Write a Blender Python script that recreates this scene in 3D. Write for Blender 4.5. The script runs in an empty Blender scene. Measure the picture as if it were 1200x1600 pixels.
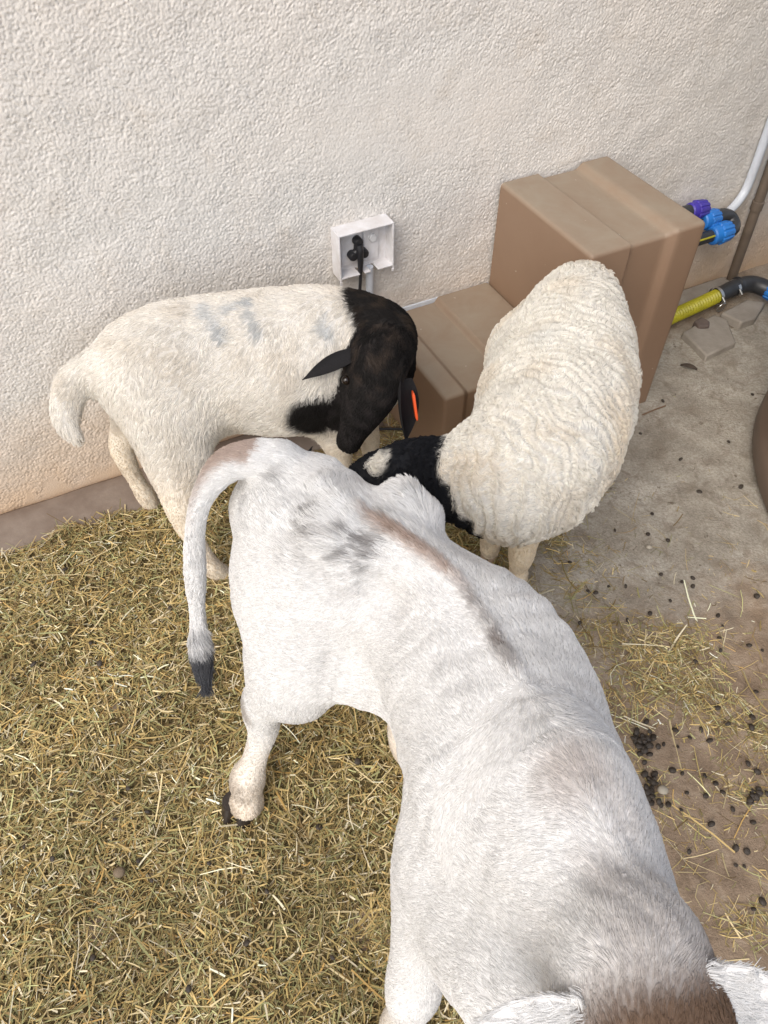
import bpy, math, random
import numpy as np
from mathutils import Vector, Matrix, kdtree

# ------------------------------------------------------------------ camera, light, exposure
sc = bpy.context.scene
FPX, PITCH, CAMH = 1210.0, math.radians(49.5), 1.65
cd = bpy.data.cameras.new('camera'); cam = bpy.data.objects.new('camera', cd)
sc.collection.objects.link(cam); sc.camera = cam
cam.location = (0, 0, CAMH); cam.rotation_euler = (math.pi/2 - PITCH, 0, 0)
cd.sensor_fit = 'VERTICAL'; cd.sensor_height = 24.0; cd.lens = 24.0*FPX/1600.0
cd.clip_start = 0.02; cd.clip_end = 200.0

SUN_DIR = Vector((-0.32, -0.62, 0.70)).normalized()
world = bpy.data.worlds.new('World'); sc.world = world; world.use_nodes = True
wn = world.node_tree; bg = wn.nodes['Background']
sky = wn.nodes.new('ShaderNodeTexSky'); sky.sky_type = 'NISHITA'; sky.sun_disc = False
sky.sun_elevation = math.asin(SUN_DIR.z); sky.sun_rotation = math.atan2(SUN_DIR.x, SUN_DIR.y)
sky.air_density = 1.0; sky.dust_density = 2.0
hs = wn.nodes.new('ShaderNodeHueSaturation'); hs.inputs['Saturation'].default_value = 0.6
wn.links.new(sky.outputs[0], hs.inputs['Color']); wn.links.new(hs.outputs[0], bg.inputs[0])
bg.inputs[1].default_value = 0.15
sl = bpy.data.lights.new('sun', 'SUN'); sun = bpy.data.objects.new('sun', sl); sc.collection.objects.link(sun)
sl.energy = 1.15; sl.angle = math.radians(45); sl.color = (1.0, 0.92, 0.82)
sun.rotation_euler = (-SUN_DIR).to_track_quat('-Z', 'Y').to_euler()
sc.view_settings.view_transform = 'Standard'; sc.view_settings.look = 'None'
sc.view_settings.gamma = 1.0; sc.view_settings.use_curve_mapping = False
sc.view_settings.exposure = 0.70
sc.render.engine = 'CYCLES'
sc.cycles.use_denoising = True
sc.cycles.max_bounces = 8; sc.cycles.diffuse_bounces = 5; sc.cycles.transparent_max_bounces = 8
sc.cycles_curves.shape = 'RIBBONS' if hasattr(sc, 'cycles_curves') else None

rng = np.random.default_rng(7); random.seed(7)
C = sc.collection

# ------------------------------------------------------------------ helpers
def at(px, py, z=0.0):
    """world point at height z on a sight line of the survey photograph (used to lay the yard out)"""
    r, u = px-600.0, 800.0-py
    d = np.array([r, FPX*math.cos(PITCH)+u*math.sin(PITCH), u*math.cos(PITCH)-FPX*math.sin(PITCH)])
    t = (z-CAMH)/d[2]
    return np.array([0, 0, CAMH]) + d*t
WA = math.radians(26.6)                    # the yard wall runs at this angle
W0 = np.array([-1.072, 1.397, 0.0]); WU = np.array([math.cos(WA), math.sin(WA), 0]); WN = np.array([math.sin(WA), -math.cos(WA), 0])
def W(s, n, z): return W0 + WU*s + WN*n + np.array([0, 0, z])
WM = Matrix(((WU[0], WN[0], 0, W0[0]), (WU[1], WN[1], 0, W0[1]), (0, 0, 1, 0), (0, 0, 0, 1)))

def tag(o, label=None, cat=None, group=None, kind=None):
    if label: o['label'] = label
    if cat: o['category'] = cat
    if group: o['group'] = group
    if kind: o['kind'] = kind
    return o
def empty(name, loc=(0, 0, 0), rz=0.0):
    o = bpy.data.objects.new(name, None); C.objects.link(o); o.location = loc; o.rotation_euler = (0, 0, rz)
    o.empty_display_size = 0.05
    return o
def wr(o, parent):
    """parent an object whose mesh is in world coordinates"""
    if parent is not None:
        o.parent = parent
        o.matrix_parent_inverse = Matrix.LocRotScale(parent.location, parent.rotation_euler, None).inverted()
    return o
def mesh_obj(name, V, F, mat, parent=None, smooth=True, col=None, colname='coat'):
    me = bpy.data.meshes.new(name)
    V = np.asarray(V, dtype=np.float64)
    if isinstance(F, np.ndarray):
        nf, k = F.shape
        me.vertices.add(len(V)); me.vertices.foreach_set('co', V.astype(np.float32).ravel())
        me.loops.add(nf*k); me.loops.foreach_set('vertex_index', F.astype(np.int32).ravel())
        me.polygons.add(nf); me.polygons.foreach_set('loop_start', np.arange(0, nf*k, k, dtype=np.int32))
        me.update(calc_edges=True)
    else:
        me.from_pydata([tuple(v) for v in V], [], F); me.update()
    if smooth: me.polygons.foreach_set('use_smooth', np.ones(len(me.polygons), dtype=bool))
    if col is not None:
        a = me.attributes.new(colname, 'FLOAT_COLOR', 'POINT')
        c4 = np.ones((len(V), 4), dtype=np.float32); c4[:, :3] = col
        a.data.foreach_set('color', c4.ravel())
    me.materials.append(mat)
    o = bpy.data.objects.new(name, me); C.objects.link(o)
    return wr(o, parent)

class MB:
    """collects shapes, then links them as one mesh"""
    def __init__(s): s.v = []; s.f = []
    def add(s, V, F):
        b = len(s.v); s.v += [tuple(map(float, p)) for p in V]; s.f += [tuple(i+b for i in f) for f in F]; return s
    def box(s, lo, hi, xf=None):
        x0, y0, z0 = lo; x1, y1, z1 = hi
        V = [(x0,y0,z0),(x1,y0,z0),(x1,y1,z0),(x0,y1,z0),(x0,y0,z1),(x1,y0,z1),(x1,y1,z1),(x0,y1,z1)]
        if xf is not None: V = [xf(*p) for p in V]
        return s.add(V, [(0,3,2,1),(4,5,6,7),(0,1,5,4),(1,2,6,5),(2,3,7,6),(3,0,4,7)])
    def tube(s, pts, rad, n=16, cap=True, up=(0.1, 0.2, 1), lobes=0, lobe=0.0):
        pts = np.asarray(pts, float); m = len(pts); rad = np.broadcast_to(np.asarray(rad, float), (m,))
        T = np.gradient(pts, axis=0); T /= np.linalg.norm(T, axis=1)[:, None]
        u = np.array(up, float); V = []
        for i in range(m):
            a = u - T[i]*(u@T[i])
            if np.linalg.norm(a) < 1e-3: a = np.array([1.0, 0.3, 0]) - T[i]*(np.array([1.0, 0.3, 0])@T[i])
            a /= np.linalg.norm(a); u = a; b = np.cross(T[i], a)
            for k in range(n):
                th = 2*math.pi*k/n; r = rad[i]*(1+lobe*(1 if lobes and math.cos(lobes*th) > 0 else 0))
                V.append(pts[i]+(a*math.cos(th)+b*math.sin(th))*r)
        F = [(i*n+k, i*n+(k+1) % n, (i+1)*n+(k+1) % n, (i+1)*n+k) for i in range(m-1) for k in range(n)]
        if cap: F += [tuple(range(n))[::-1], tuple((m-1)*n+k for k in range(n))]
        return s.add(V, F)
    def build(s, name, mat, parent=None, smooth=False, bevel=0.0, angle=40):
        o = mesh_obj(name, s.v, s.f, mat, parent, smooth=smooth)
        if bevel:
            m = o.modifiers.new('b', 'BEVEL'); m.width = bevel; m.segments = 2; m.limit_method = 'ANGLE'; m.angle_limit = math.radians(50)
        if smooth:
            o.data.polygons.foreach_set('use_smooth', np.ones(len(o.data.polygons), dtype=bool))
            try: o.data.set_sharp_from_angle(angle=math.radians(angle))
            except Exception: pass
        return o

def spline(pts, n=8):
    """Catmull-Rom through the rows of pts (any number of columns)"""
    P = np.asarray(pts, float); P = np.vstack([2*P[0]-P[1], P, 2*P[-1]-P[-2]]); out = []
    for i in range(1, len(P)-2):
        for t in np.linspace(0, 1, n, endpoint=False):
            a, b, c, d = P[i-1], P[i], P[i+1], P[i+2]
            out.append(0.5*((2*b)+(c-a)*t+(2*a-5*b+4*c-d)*t*t+(3*b-3*c+d-a)*t**3))
    out.append(P[-2]); return np.array(out)

def sines(P, scale, seed, n=14):
    """smooth coherent noise in 3D, about -1..1; scale is the feature size in metres"""
    r = np.random.default_rng(seed); K = r.normal(size=(n, 3)); K /= np.linalg.norm(K, axis=1)[:, None]
    K *= (2*math.pi/scale)*r.uniform(0.5, 1.25, n)[:, None]*0.5; ph = r.uniform(0, 6.28, n)
    return np.sin(P@K.T+ph).sum(1)/math.sqrt(n)*0.9
def sstep(x, a, b):
    t = np.clip((x-a)/(b-a), 0, 1); return t*t*(3-2*t)
def fftnoise(shape, d, lo, hi, seed):
    """band-limited gaussian noise on a grid: features between lo and hi metres"""
    r = np.random.default_rng(seed); w = r.normal(size=shape)
    fx = np.fft.fftfreq(shape[0], d)[:, None]; fy = np.fft.rfftfreq(shape[1], d)[None, :]
    f = np.sqrt(fx*fx+fy*fy)+1e-9
    g = np.exp(-(f*lo)**2*1.2)*(1-np.exp(-(f*hi)**2*1.2))
    z = np.fft.irfft2(np.fft.rfft2(w)*g, s=shape); return z/z.std()

# ------------------------------------------------------------------ materials
def new_mat(name):
    m = bpy.data.materials.new(name); m.use_nodes = True
    nt = m.node_tree; b = nt.nodes['Principled BSDF']; return m, nt, b
def ramp(nt, src, stops):
    r = nt.nodes.new('ShaderNodeValToRGB'); e = r.color_ramp.elements
    while len(e) < len(stops): e.new(0.5)
    for el, (p, c) in zip(e, stops): el.position = p; el.color = (*c, 1) if len(c) == 3 else c
    nt.links.new(src, r.inputs[0]); return r.outputs[0]
def noise(nt, scale, detail=4, rough=0.55, coord='Object', dist=0.0, sx=None):
    tc = nt.nodes.new('ShaderNodeTexCoord'); n = nt.nodes.new('ShaderNodeTexNoise')
    n.inputs['Scale'].default_value = scale; n.inputs['Detail'].default_value = detail; n.inputs['Roughness'].default_value = rough
    n.inputs['Distortion'].default_value = dist
    src = tc.outputs[coord]
    if sx:
        mp = nt.nodes.new('ShaderNodeMapping'); mp.inputs['Scale'].default_value = sx; nt.links.new(src, mp.inputs[0]); src = mp.outputs[0]
    nt.links.new(src, n.inputs['Vector']); return n.outputs[0]
def mix(nt, fac, a, b, mode='MIX'):
    m = nt.nodes.new('ShaderNodeMix'); m.data_type = 'RGBA'; m.blend_type = mode
    for s, v in ((m.inputs['Factor'], fac), (m.inputs[6], a), (m.inputs[7], b)):
        if isinstance(v, (int, float)): s.default_value = v
        elif isinstance(v, tuple): s.default_value = (*v, 1)
        else: nt.links.new(v, s)
    return m.outputs[2]
def bump(nt, b, h, strength, dist):
    n = nt.nodes.new('ShaderNodeBump'); n.inputs['Strength'].default_value = strength; n.inputs['Distance'].default_value = dist
    nt.links.new(h, n.inputs['Height']); nt.links.new(n.outputs[0], b.inputs['Normal'])
def simple(name, c, rough=0.5, c2=None, nscale=30, bumpd=0.0, spec=0.5, metallic=0.0):
    m, nt, b = new_mat(name)
    b.inputs['Roughness'].default_value = rough; b.inputs['Metallic'].default_value = metallic; b.inputs['Specular IOR Level'].default_value = spec
    n = noise(nt, nscale, 5, 0.6)
    c2 = c2 or tuple(x*0.8 for x in c)
    nt.links.new(ramp(nt, n, [(0.35, c), (0.7, c2)]), b.inputs['Base Color'])
    if bumpd: bump(nt, b, noise(nt, nscale*6, 3), 0.5, bumpd)
    return m
def attr_mat(name, rough=0.85, attr='coat', nscale=260, bumpd=0.0015, spec=0.2):
    m, nt, b = new_mat(name); a = nt.nodes.new('ShaderNodeAttribute'); a.attribute_name = attr
    b.inputs['Roughness'].default_value = rough; b.inputs['Specular IOR Level'].default_value = spec
    n = noise(nt, nscale, 3)
    c = mix(nt, 1.0, a.outputs['Color'], ramp(nt, n, [(0.3, (0.88, 0.87, 0.85)), (0.7, (1, 1, 1))]), 'MULTIPLY')
    nt.links.new(c, b.inputs['Base Color'])
    if bumpd: bump(nt, b, n, 0.5, bumpd)
    return m
def hair_mat(name, rough=0.6, trans=0.3, spec=0.25):
    m, nt, b = new_mat(name); a = nt.nodes.new('ShaderNodeAttribute'); a.attribute_name = 'coat'
    b.inputs['Roughness'].default_value = rough; b.inputs['Specular IOR Level'].default_value = spec
    nt.links.new(a.outputs['Color'], b.inputs['Base Color'])
    t = nt.nodes.new('ShaderNodeBsdfTranslucent'); nt.links.new(a.outputs['Color'], t.inputs[0])
    x = nt.nodes.new('ShaderNodeMixShader'); x.inputs[0].default_value = trans
    nt.links.new(b.outputs[0], x.inputs[1]); nt.links.new(t.outputs[0], x.inputs[2])
    nt.links.new(x.outputs[0], nt.nodes['Material Output'].inputs[0]); return m

# wall: pale roughcast paint with dust, turning peach brown towards the foot
M_wall, nt, b = new_mat('roughcast_paint')
b.inputs['Roughness'].default_value = 0.9; b.inputs['Specular IOR Level'].default_value = 0.15
base = ramp(nt, noise(nt, 2.2, 5, 0.6), [(0.3, (0.68, 0.655, 0.615)), (0.7, (0.75, 0.70, 0.64))])
base = mix(nt, ramp(nt, noise(nt, 9, 6, 0.65), [(0.55, (0, 0, 0)), (0.75, (0.35, 0.35, 0.35))]), base, (0.54, 0.46, 0.36))
sp = ramp(nt, noise(nt, 55, 4, 0.7), [(0.68, (0, 0, 0)), (0.75, (0.8, 0.8, 0.8))])
base = mix(nt, sp, base, (0.30, 0.23, 0.16))
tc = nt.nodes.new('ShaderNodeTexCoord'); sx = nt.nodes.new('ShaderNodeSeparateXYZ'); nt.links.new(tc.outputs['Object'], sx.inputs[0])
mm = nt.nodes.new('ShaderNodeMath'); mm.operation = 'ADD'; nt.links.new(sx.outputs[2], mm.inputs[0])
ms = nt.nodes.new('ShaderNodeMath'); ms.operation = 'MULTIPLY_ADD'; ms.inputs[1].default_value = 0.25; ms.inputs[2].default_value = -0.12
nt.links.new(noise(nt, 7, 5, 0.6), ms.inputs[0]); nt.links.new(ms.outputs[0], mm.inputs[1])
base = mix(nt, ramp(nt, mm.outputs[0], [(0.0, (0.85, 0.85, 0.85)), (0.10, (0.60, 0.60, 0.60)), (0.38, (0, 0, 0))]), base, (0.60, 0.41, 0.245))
nt.links.new(base, b.inputs['Base Color'])
bump(nt, b, noise(nt, 210, 4, 0.65), 0.7, 0.002)

# floor: worn concrete, dirtier and browner where the animals stand
M_floor, nt, b = new_mat('worn_concrete')
b.inputs['Roughness'].default_value = 0.85; b.inputs['Specular IOR Level'].default_value = 0.3
conc = ramp(nt, noise(nt, 5, 8, 0.65, dist=0.4), [(0.32, (0.29, 0.255, 0.205)), (0.5, (0.42, 0.38, 0.315)), (0.66, (0.54, 0.50, 0.43))])
conc = mix(nt, ramp(nt, noise(nt, 120, 4, 0.7), [(0.35, (0.5, 0.5, 0.5)), (0.6, (0, 0, 0))]), conc, (0.16, 0.135, 0.10))
conc = mix(nt, ramp(nt, noise(nt, 21, 7, 0.72, dist=0.8), [(0.50, (0, 0, 0)), (0.64, (0.75, 0.75, 0.75))]), conc, (0.235, 0.195, 0.15))
conc = mix(nt, ramp(nt, noise(nt, 30, 5, 0.6, dist=1.2), [(0.64, (0, 0, 0)), (0.70, (0.8, 0.8, 0.8))]), conc, (0.12, 0.088, 0.058))
conc = mix(nt, ramp(nt, noise(nt, 38, 6, 0.75), [(0.60, (0, 0, 0)), (0.70, (0.65, 0.65, 0.65))]), conc, (0.45, 0.41, 0.35))
dirt = ramp(nt, noise(nt, 14, 8, 0.72, dist=0.6), [(0.32, (0.19, 0.135, 0.09)), (0.5, (0.30, 0.22, 0.15)), (0.68, (0.42, 0.33, 0.24))])
dirt = mix(nt, ramp(nt, noise(nt, 33, 6, 0.7, dist=1.0), [(0.60, (0, 0, 0)), (0.68, (0.7, 0.7, 0.7))]), dirt, (0.11, 0.075, 0.048))
a = nt.nodes.new('ShaderNodeAttribute'); a.attribute_name = 'dirt'
ad = nt.nodes.new('ShaderNodeMath'); ad.operation = 'MULTIPLY_ADD'; ad.inputs[1].default_value = 0.9; ad.inputs[2].default_value = -0.45
nt.links.new(noise(nt, 6, 7, 0.7), ad.inputs[0])
a2 = nt.nodes.new('ShaderNodeMath'); a2.operation = 'ADD'; nt.links.new(ad.outputs[0], a2.inputs[0]); nt.links.new(a.outputs['Fac'], a2.inputs[1])
base = mix(nt, ramp(nt, a2.outputs[0], [(0.3, (0, 0, 0)), (0.7, (1, 1, 1))]), conc, dirt)
nt.links.new(base, b.inputs['Base Color'])
bump(nt, b, noise(nt, 180, 6, 0.7), 0.8, 0.005)

M_kerb = simple('kerb_concrete', (0.19, 0.145, 0.115), 0.85, (0.27, 0.22, 0.18), 11, 0.002, 0.3)
M_slab = simple('broken_slab_concrete', (0.33, 0.295, 0.25), 0.85, (0.24, 0.21, 0.175), 14, 0.003, 0.3)
M_rock = simple('dark_stone', (0.10, 0.075, 0.065), 0.7, (0.16, 0.12, 0.10), 40, 0.002)
M_hay = attr_mat('dry_hay', 0.75, 'coat', 160, 0.0, 0.25)
M_bed, nt, b = new_mat('trodden_hay')
b.inputs['Roughness'].default_value = 0.95; b.inputs['Specular IOR Level'].default_value = 0.1
c = ramp(nt, noise(nt, 70, 6, 0.75, dist=1.5), [(0.3, (0.05, 0.036, 0.018)), (0.5, (0.12, 0.09, 0.042)), (0.7, (0.22, 0.17, 0.08))])
nt.links.new(c, b.inputs['Base Color']); bump(nt, b, noise(nt, 220, 4, 0.7), 0.9, 0.004)
M_dung = simple('sheep_dung', (0.028, 0.020, 0.014), 0.6, (0.060, 0.045, 0.031), 120, 0.002)
# box plastic: brown roto-moulded polythene, dust on it
M_box, nt, b = new_mat('brown_polythene')
b.inputs['Roughness'].default_value = 0.55; b.inputs['Specular IOR Level'].default_value = 0.35
c = ramp(nt, noise(nt, 3.5, 5, 0.6), [(0.3, (0.225, 0.142, 0.091)), (0.7, (0.255, 0.166, 0.108))])
ge = nt.nodes.new('ShaderNodeNewGeometry'); sx = nt.nodes.new('ShaderNodeSeparateXYZ'); nt.links.new(ge.outputs['Normal'], sx.inputs[0])
dustn = ramp(nt, noise(nt, 9, 7, 0.7, dist=0.6), [(0.28, (0.35, 0.35, 0.35)), (0.72, (0.85, 0.85, 0.85))])
md = nt.nodes.new('ShaderNodeMath'); md.operation = 'MULTIPLY'; md.use_clamp = True; nt.links.new(sx.outputs[2], md.inputs[0]); nt.links.new(dustn, md.inputs[1])
c = mix(nt, md.outputs[0], c, (0.315, 0.27, 0.205))
spk = ramp(nt, noise(nt, 55, 2, 0.5), [(0.755, (0, 0, 0)), (0.77, (0.8, 0.8, 0.8))])
c = mix(nt, spk, c, (0.42, 0.36, 0.29))
nt.links.new(c, b.inputs['Base Color']); bump(nt, b, noise(nt, 90, 3), 0.15, 0.001)
M_tank = simple('tank_polythene', (0.135, 0.095, 0.07), 0.5, (0.165, 0.12, 0.09), 5, 0.0005, 0.4)
M_white = simple('white_pvc', (0.74, 0.73, 0.74), 0.45, (0.60, 0.57, 0.55), 25)
M_conduit = simple('conduit_pvc', (0.66, 0.70, 0.76), 0.4, (0.55, 0.58, 0.62), 18)
M_black = simple('black_rubber', (0.012, 0.012, 0.015), 0.45, (0.02, 0.02, 0.022), 30)
M_fit = simple('black_fitting', (0.025, 0.027, 0.03), 0.4, (0.04, 0.04, 0.042), 40)
M_blue = simple('blue_fitting', (0.02, 0.20, 0.62), 0.4, (0.02, 0.15, 0.50), 20)
M_purple = simple('violet_fitting', (0.055, 0.035, 0.36), 0.45, (0.05, 0.03, 0.28), 20)
M_brownpipe = simple('brown_pipe_paint', (0.13, 0.10, 0.075), 0.6, (0.18, 0.14, 0.105), 12, 0.001)
M_yellow = simple('yellow_hose_pvc', (0.42, 0.38, 0.02), 0.4, (0.34, 0.31, 0.02), 20)
M_steel = simple('clamp_steel', (0.6, 0.6, 0.58), 0.3, (0.45, 0.43, 0.40), 60, metallic=0.9)
M_orange = simple('orange_plastic', (0.80, 0.10, 0.02), 0.4, (0.70, 0.09, 0.02), 30)
M_leaf = simple('dead_leaf', (0.05, 0.035, 0.025), 0.7, (0.085, 0.06, 0.04), 60)
M_twig = simple('dead_twig', (0.15, 0.085, 0.045), 0.8, (0.20, 0.12, 0.07), 60)
M_hide = attr_mat('hide', 0.9)
M_fur = hair_mat('calf_hair'); M_wool = hair_mat('sheep_wool', 0.75, 0.35, 0.15); M_dark = hair_mat('dark_wool', 0.5, 0.1, 0.35)
M_hoof_d = simple('dark_hoof', (0.018, 0.012, 0.009), 0.45, (0.035, 0.025, 0.018), 60, 0.0008)
M_hoof_p = simple('pale_hoof', (0.42, 0.31, 0.22), 0.55, (0.30, 0.21, 0.15), 60, 0.0008)
M_eye = simple('eye', (0.012, 0.008, 0.006), 0.08, (0.02, 0.012, 0.008), 30)
M_nose = simple('nose_skin', (0.05, 0.04, 0.038), 0.35, (0.08, 0.06, 0.055), 90, 0.001)

# ------------------------------------------------------------------ setting
def axis(lo, hi, step, far_lo, far_hi):
    mid = np.arange(lo, hi+step/2, step)
    left, d, x = [], step, lo
    while x > far_lo: d *= 1.6; x -= d; left.append(max(x, far_lo))
    right, d, x = [], step, mid[-1]
    while x < far_hi: d *= 1.6; x += d; right.append(min(x, far_hi))
    return np.concatenate([left[::-1], mid, right]), len(left), len(mid)
def grid_faces(nx, ny):
    i, j = np.meshgrid(np.arange(nx-1), np.arange(ny-1), indexing='ij')
    a = (i*ny+j).ravel(); return np.stack([a, a+ny, a+ny+1, a+1], 1)

# floor (one sheet out to the horizon; fine in the yard corner)
gx, ox, mx = axis(-1.5, 2.0, 0.010, -60, 60); gy, oy, my = axis(-0.4, 3.2, 0.010, -60, 60)
Z = np.zeros((len(gx), len(gy)))
n1 = fftnoise((mx, my), 0.010, 0.08, 0.6, 1)*0.0016 + fftnoise((mx, my), 0.010, 0.02, 0.06, 2)*0.0005
Z[ox:ox+mx, oy:oy+my] = n1
X, Y = np.meshgrid(gx, gy, indexing='ij')
S_ = (X-W0[0])*WU[0]+(Y-W0[1])*WU[1]; N_ = (X-W0[0])*WN[0]+(Y-W0[1])*WN[1]
dirt = 1-sstep(Y-0.25*(X-0.5), 0.75, 1.45)
dirt = np.maximum(dirt, (1-sstep(X, 0.0, 0.45))*0.95)
dirt = np.maximum(dirt, (1-sstep(N_, 0.12, 0.34))*0.75)
dirt = dirt*0.78
V = np.stack([X, Y, Z], -1).reshape(-1, 3)
fl = mesh_obj('ground', V, grid_faces(len(gx), len(gy)), M_floor)
at_ = fl.data.attributes.new('dirt', 'FLOAT', 'POINT'); at_.data.foreach_set('value', dirt.ravel().astype(np.float32))
tag(fl, 'worn grey brown concrete yard floor', kind='structure')
def floor_z(x, y):
    i = np.clip(((np.asarray(x)+1.5)/0.010).astype(int), 0, mx-1); j = np.clip(((np.asarray(y)+0.4)/0.010).astype(int), 0, my-1)
    return n1[i, j]

# wall: modelled roughcast
WG = 0.0027
ws, os_, ms_ = axis(-0.45, 2.95, WG, -14, 16); wz, oz, mz = axis(0.0, 1.36, WG, -0.3, 4.5)
hz_ = 0.80*fftnoise((ms_, mz), WG, 0.0027, 0.0095, 3)+0.5*fftnoise((ms_, mz), WG, 0.0055, 0.030, 4)+0.25*fftnoise((ms_, mz), WG, 0.02, 0.15, 14)
crev = np.log1p(np.exp(-2.2*(hz_+0.15)))/2.2
rough = (-1.25*crev+0.28*hz_)*0.00115 + fftnoise((ms_, mz), WG, 0.1, 0.5, 5)*0.0008
D = np.zeros((len(ws), len(wz))); 
sm = np.linspace(-0.45, 2.95, ms_)[:, None]; zm = np.linspace(0, 1.36, mz)[None, :]
patch = sstep(np.hypot((sm-1.30)/0.42, (zm-0.83)/0.16), 0.5, 1.1)          # a repaired, smoother band above the socket box
foot = sstep(zm + 0.02*fftnoise((ms_, 1), WG, 0.05, 0.4, 6), 0.015, 0.05)
D[os_:os_+ms_, oz:oz+mz] = rough*(0.55+0.45*patch)*foot
Sg, Zg = np.meshgrid(ws, wz, indexing='ij')
V = W0 + Sg[..., None]*WU + (D)[..., None]*WN + Zg[..., None]*np.array([0, 0, 1.0])
F = grid_faces(len(ws), len(wz))
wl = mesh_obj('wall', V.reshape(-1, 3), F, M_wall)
wl.data.transform(WM.inverted()); wl.matrix_world = WM
tag(wl, 'pale roughcast painted yard wall', kind='structure')

# low concrete strip at the foot of the wall
def strip():
    s = np.arange(-3.0, 1.13, 0.02); prof = [(0.004, -0.03), (0.004, 0.006), (0.02, 0.016), (0.06, 0.018), (0.11, 0.017), (0.150, 0.014), (0.160, 0.006), (0.163, -0.03)]
    V = []
    for i, x in enumerate(s):
        w = 0.006*math.sin(x*9)+0.004*math.sin(x*23+1)
        for n, z in prof: V.append((x, n+(w if n > 0.1 else 0), z+0.0012*math.sin(x*31+n*60)))
    k = len(prof); F = [(i*k+j, i*k+j+1, (i+1)*k+j+1, (i+1)*k+j) for i in range(len(s)-1) for j in range(k-1)]
    F.append(tuple((len(s)-1)*k+j for j in range(k)))
    o = mesh_obj('kerb_strip', V, F, M_kerb); o.matrix_world = WM
    return tag(o, 'low brown concrete strip along the foot of the wall', kind='structure')
strip()

# ------------------------------------------------------------------ things along the wall
def wobj(mb, name, mat, parent, **k):
    """mesh given in wall coordinates (along, out, up)"""
    mb.v = [tuple(W(*p)) for p in mb.v]
    return mb.build(name, mat, parent, **k)

def step_block(s0, s1, D, h, bands, back=0.012, r=0.011, dep=0.017):
    """a moulded block with a shallow channel running over its top and down its front"""
    w = s1-s0
    def off(f):
        a, b_, c_, d_ = bands
        return -dep*(sstep(np.array(f), a, b_)*(1-sstep(np.array(f), c_, d_)))
    fs = sorted(set(np.round(np.concatenate([np.linspace(0, 1, 15)[1:-1], np.linspace(bands[0], bands[1], 5), np.linspace(bands[2], bands[3], 5)]), 4)))
    st = [(s0+r*(1-math.cos(t)), r*(1-math.sin(t)), 0.0) for t in np.linspace(0, math.pi/2, 5)]
    mid = [(s0+w*f, 0.0, float(off(f))) for f in fs if r < w*f < w-r]
    en = [(s1-r*(1-math.cos(t)), r*(1-math.sin(t)), 0.0) for t in np.linspace(math.pi/2, 0, 5)]
    st = st+mid+en; V = []; npth = 0
    for s, ins, o in st:
        path = [(back, 0.0), (back, h+o-ins), (back+0.02, h+o-ins)]
        path += [(back+(D-back)*f, h+o-ins) for f in (0.25, 0.5, 0.75)]
        for t in np.linspace(0, math.pi/2, 5):
            path.append((D+o-ins-r*(1-math.sin(t)), h+o-ins-r*(1-math.cos(t))))
        path += [(D+o-ins, h*f) for f in (0.7, 0.4, 0.15, 0.0)]
        npth = len(path)
        for n, z in path:
            V.append(W(s, n, z))
    F = []
    m = len(st)
    for i in range(m-1):
        for j in range(npth-1): F.append((i*npth+j, (i+1)*npth+j, (i+1)*npth+j+1, i*npth+j+1))
    F.append(tuple(range(npth))); F.append(tuple((m-1)*npth+j for j in range(npth))[::-1])
    return V, F
def fixn(o):
    import bmesh
    bm = bmesh.new(); bm.from_mesh(o.data); bmesh.ops.recalc_face_normals(bm, faces=bm.faces); bm.to_mesh(o.data); bm.free()
    o.data.polygons.foreach_set('use_smooth', np.ones(len(o.data.polygons), dtype=bool)); o.data.set_sharp_from_angle(angle=math.radians(28))
cov = empty('pump_cover', W(1.55, 0.2, 0)); tag(cov, 'brown stepped plastic cover with a low step and a tall block against the wall', 'pump cover')
for nm, args in (('low_step', (1.165, 1.553, 0.425, 0.302, (0.15, 0.21, 0.50, 0.545))), ('tall_block', (1.555, 1.925, 0.428, 0.612, (0.33, 0.375, 0.68, 0.75)))):
    V, F = step_block(*args); o = mesh_obj(nm, V, F, M_box, cov); fixn(o)

# socket box
sb = empty('socket_box', W(1.115, 0, 0.53)); tag(sb, 'open white plastic socket box on the rough wall', 'socket box')
s0, s1, z0, z1, dp, th = 1.043, 1.203, 0.470, 0.603, 0.052, 0.004
m = MB(); m.box((s0+th, 0.0, z0+th), (s1-th, 0.012, z1-th)); wobj(m, 'back_plate', M_white, sb, bevel=0.001)
m = MB(); m.box((s0+0.02, 0.0125, z0+0.022), (s0+0.082, 0.018, z1-0.014)); m.box((s0+0.086, 0.0125, z0+0.022), (s1-0.03, 0.018, z1-0.014)); wobj(m, 'socket_plate', M_white, sb, bevel=0.002)
m = MB(); m.box((s0, 0.0, z0), (s0+th, dp, z1)); m.box((s1-th, 0.0, z0), (s1, dp, z1)); m.box((s0+th, 0.0, z1-th), (s1-th, dp, z1))
for a_, b_ in ((s0+th, s0+0.058), (s0+0.072, s0+0.090), (s0+0.112, s1-th)): m.box((a_, 0.016, z0+0.006), (b_, dp, z0+0.006+th))
m.box((s0+th, 0.0, z0+0.0055), (s1-th, 0.0155, z0+0.006+th))
m.box((s0-0.001, dp-0.003, z0-0.014), (s0+0.005, dp+0.001, z0-0.0005)); m.box((s1-0.006, dp-0.003, z0-0.009), (s1+0.001, dp+0.001, z0-0.0005))
wobj(m, 'box_frame', M_white, sb, bevel=0.0008)
m = MB(); c0 = np.array((s0+0.112, 0.018, z0+0.086)); m.tube([c0, c0+[0, 0.006, 0], c0+[0, 0.0075, 0]], [0.011, 0.011, 0.0095], 20); wobj(m, 'switch_button', simple('clear_button', (0.7, 0.7, 0.7), 0.15), sb, smooth=True)
m = MB()
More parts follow.
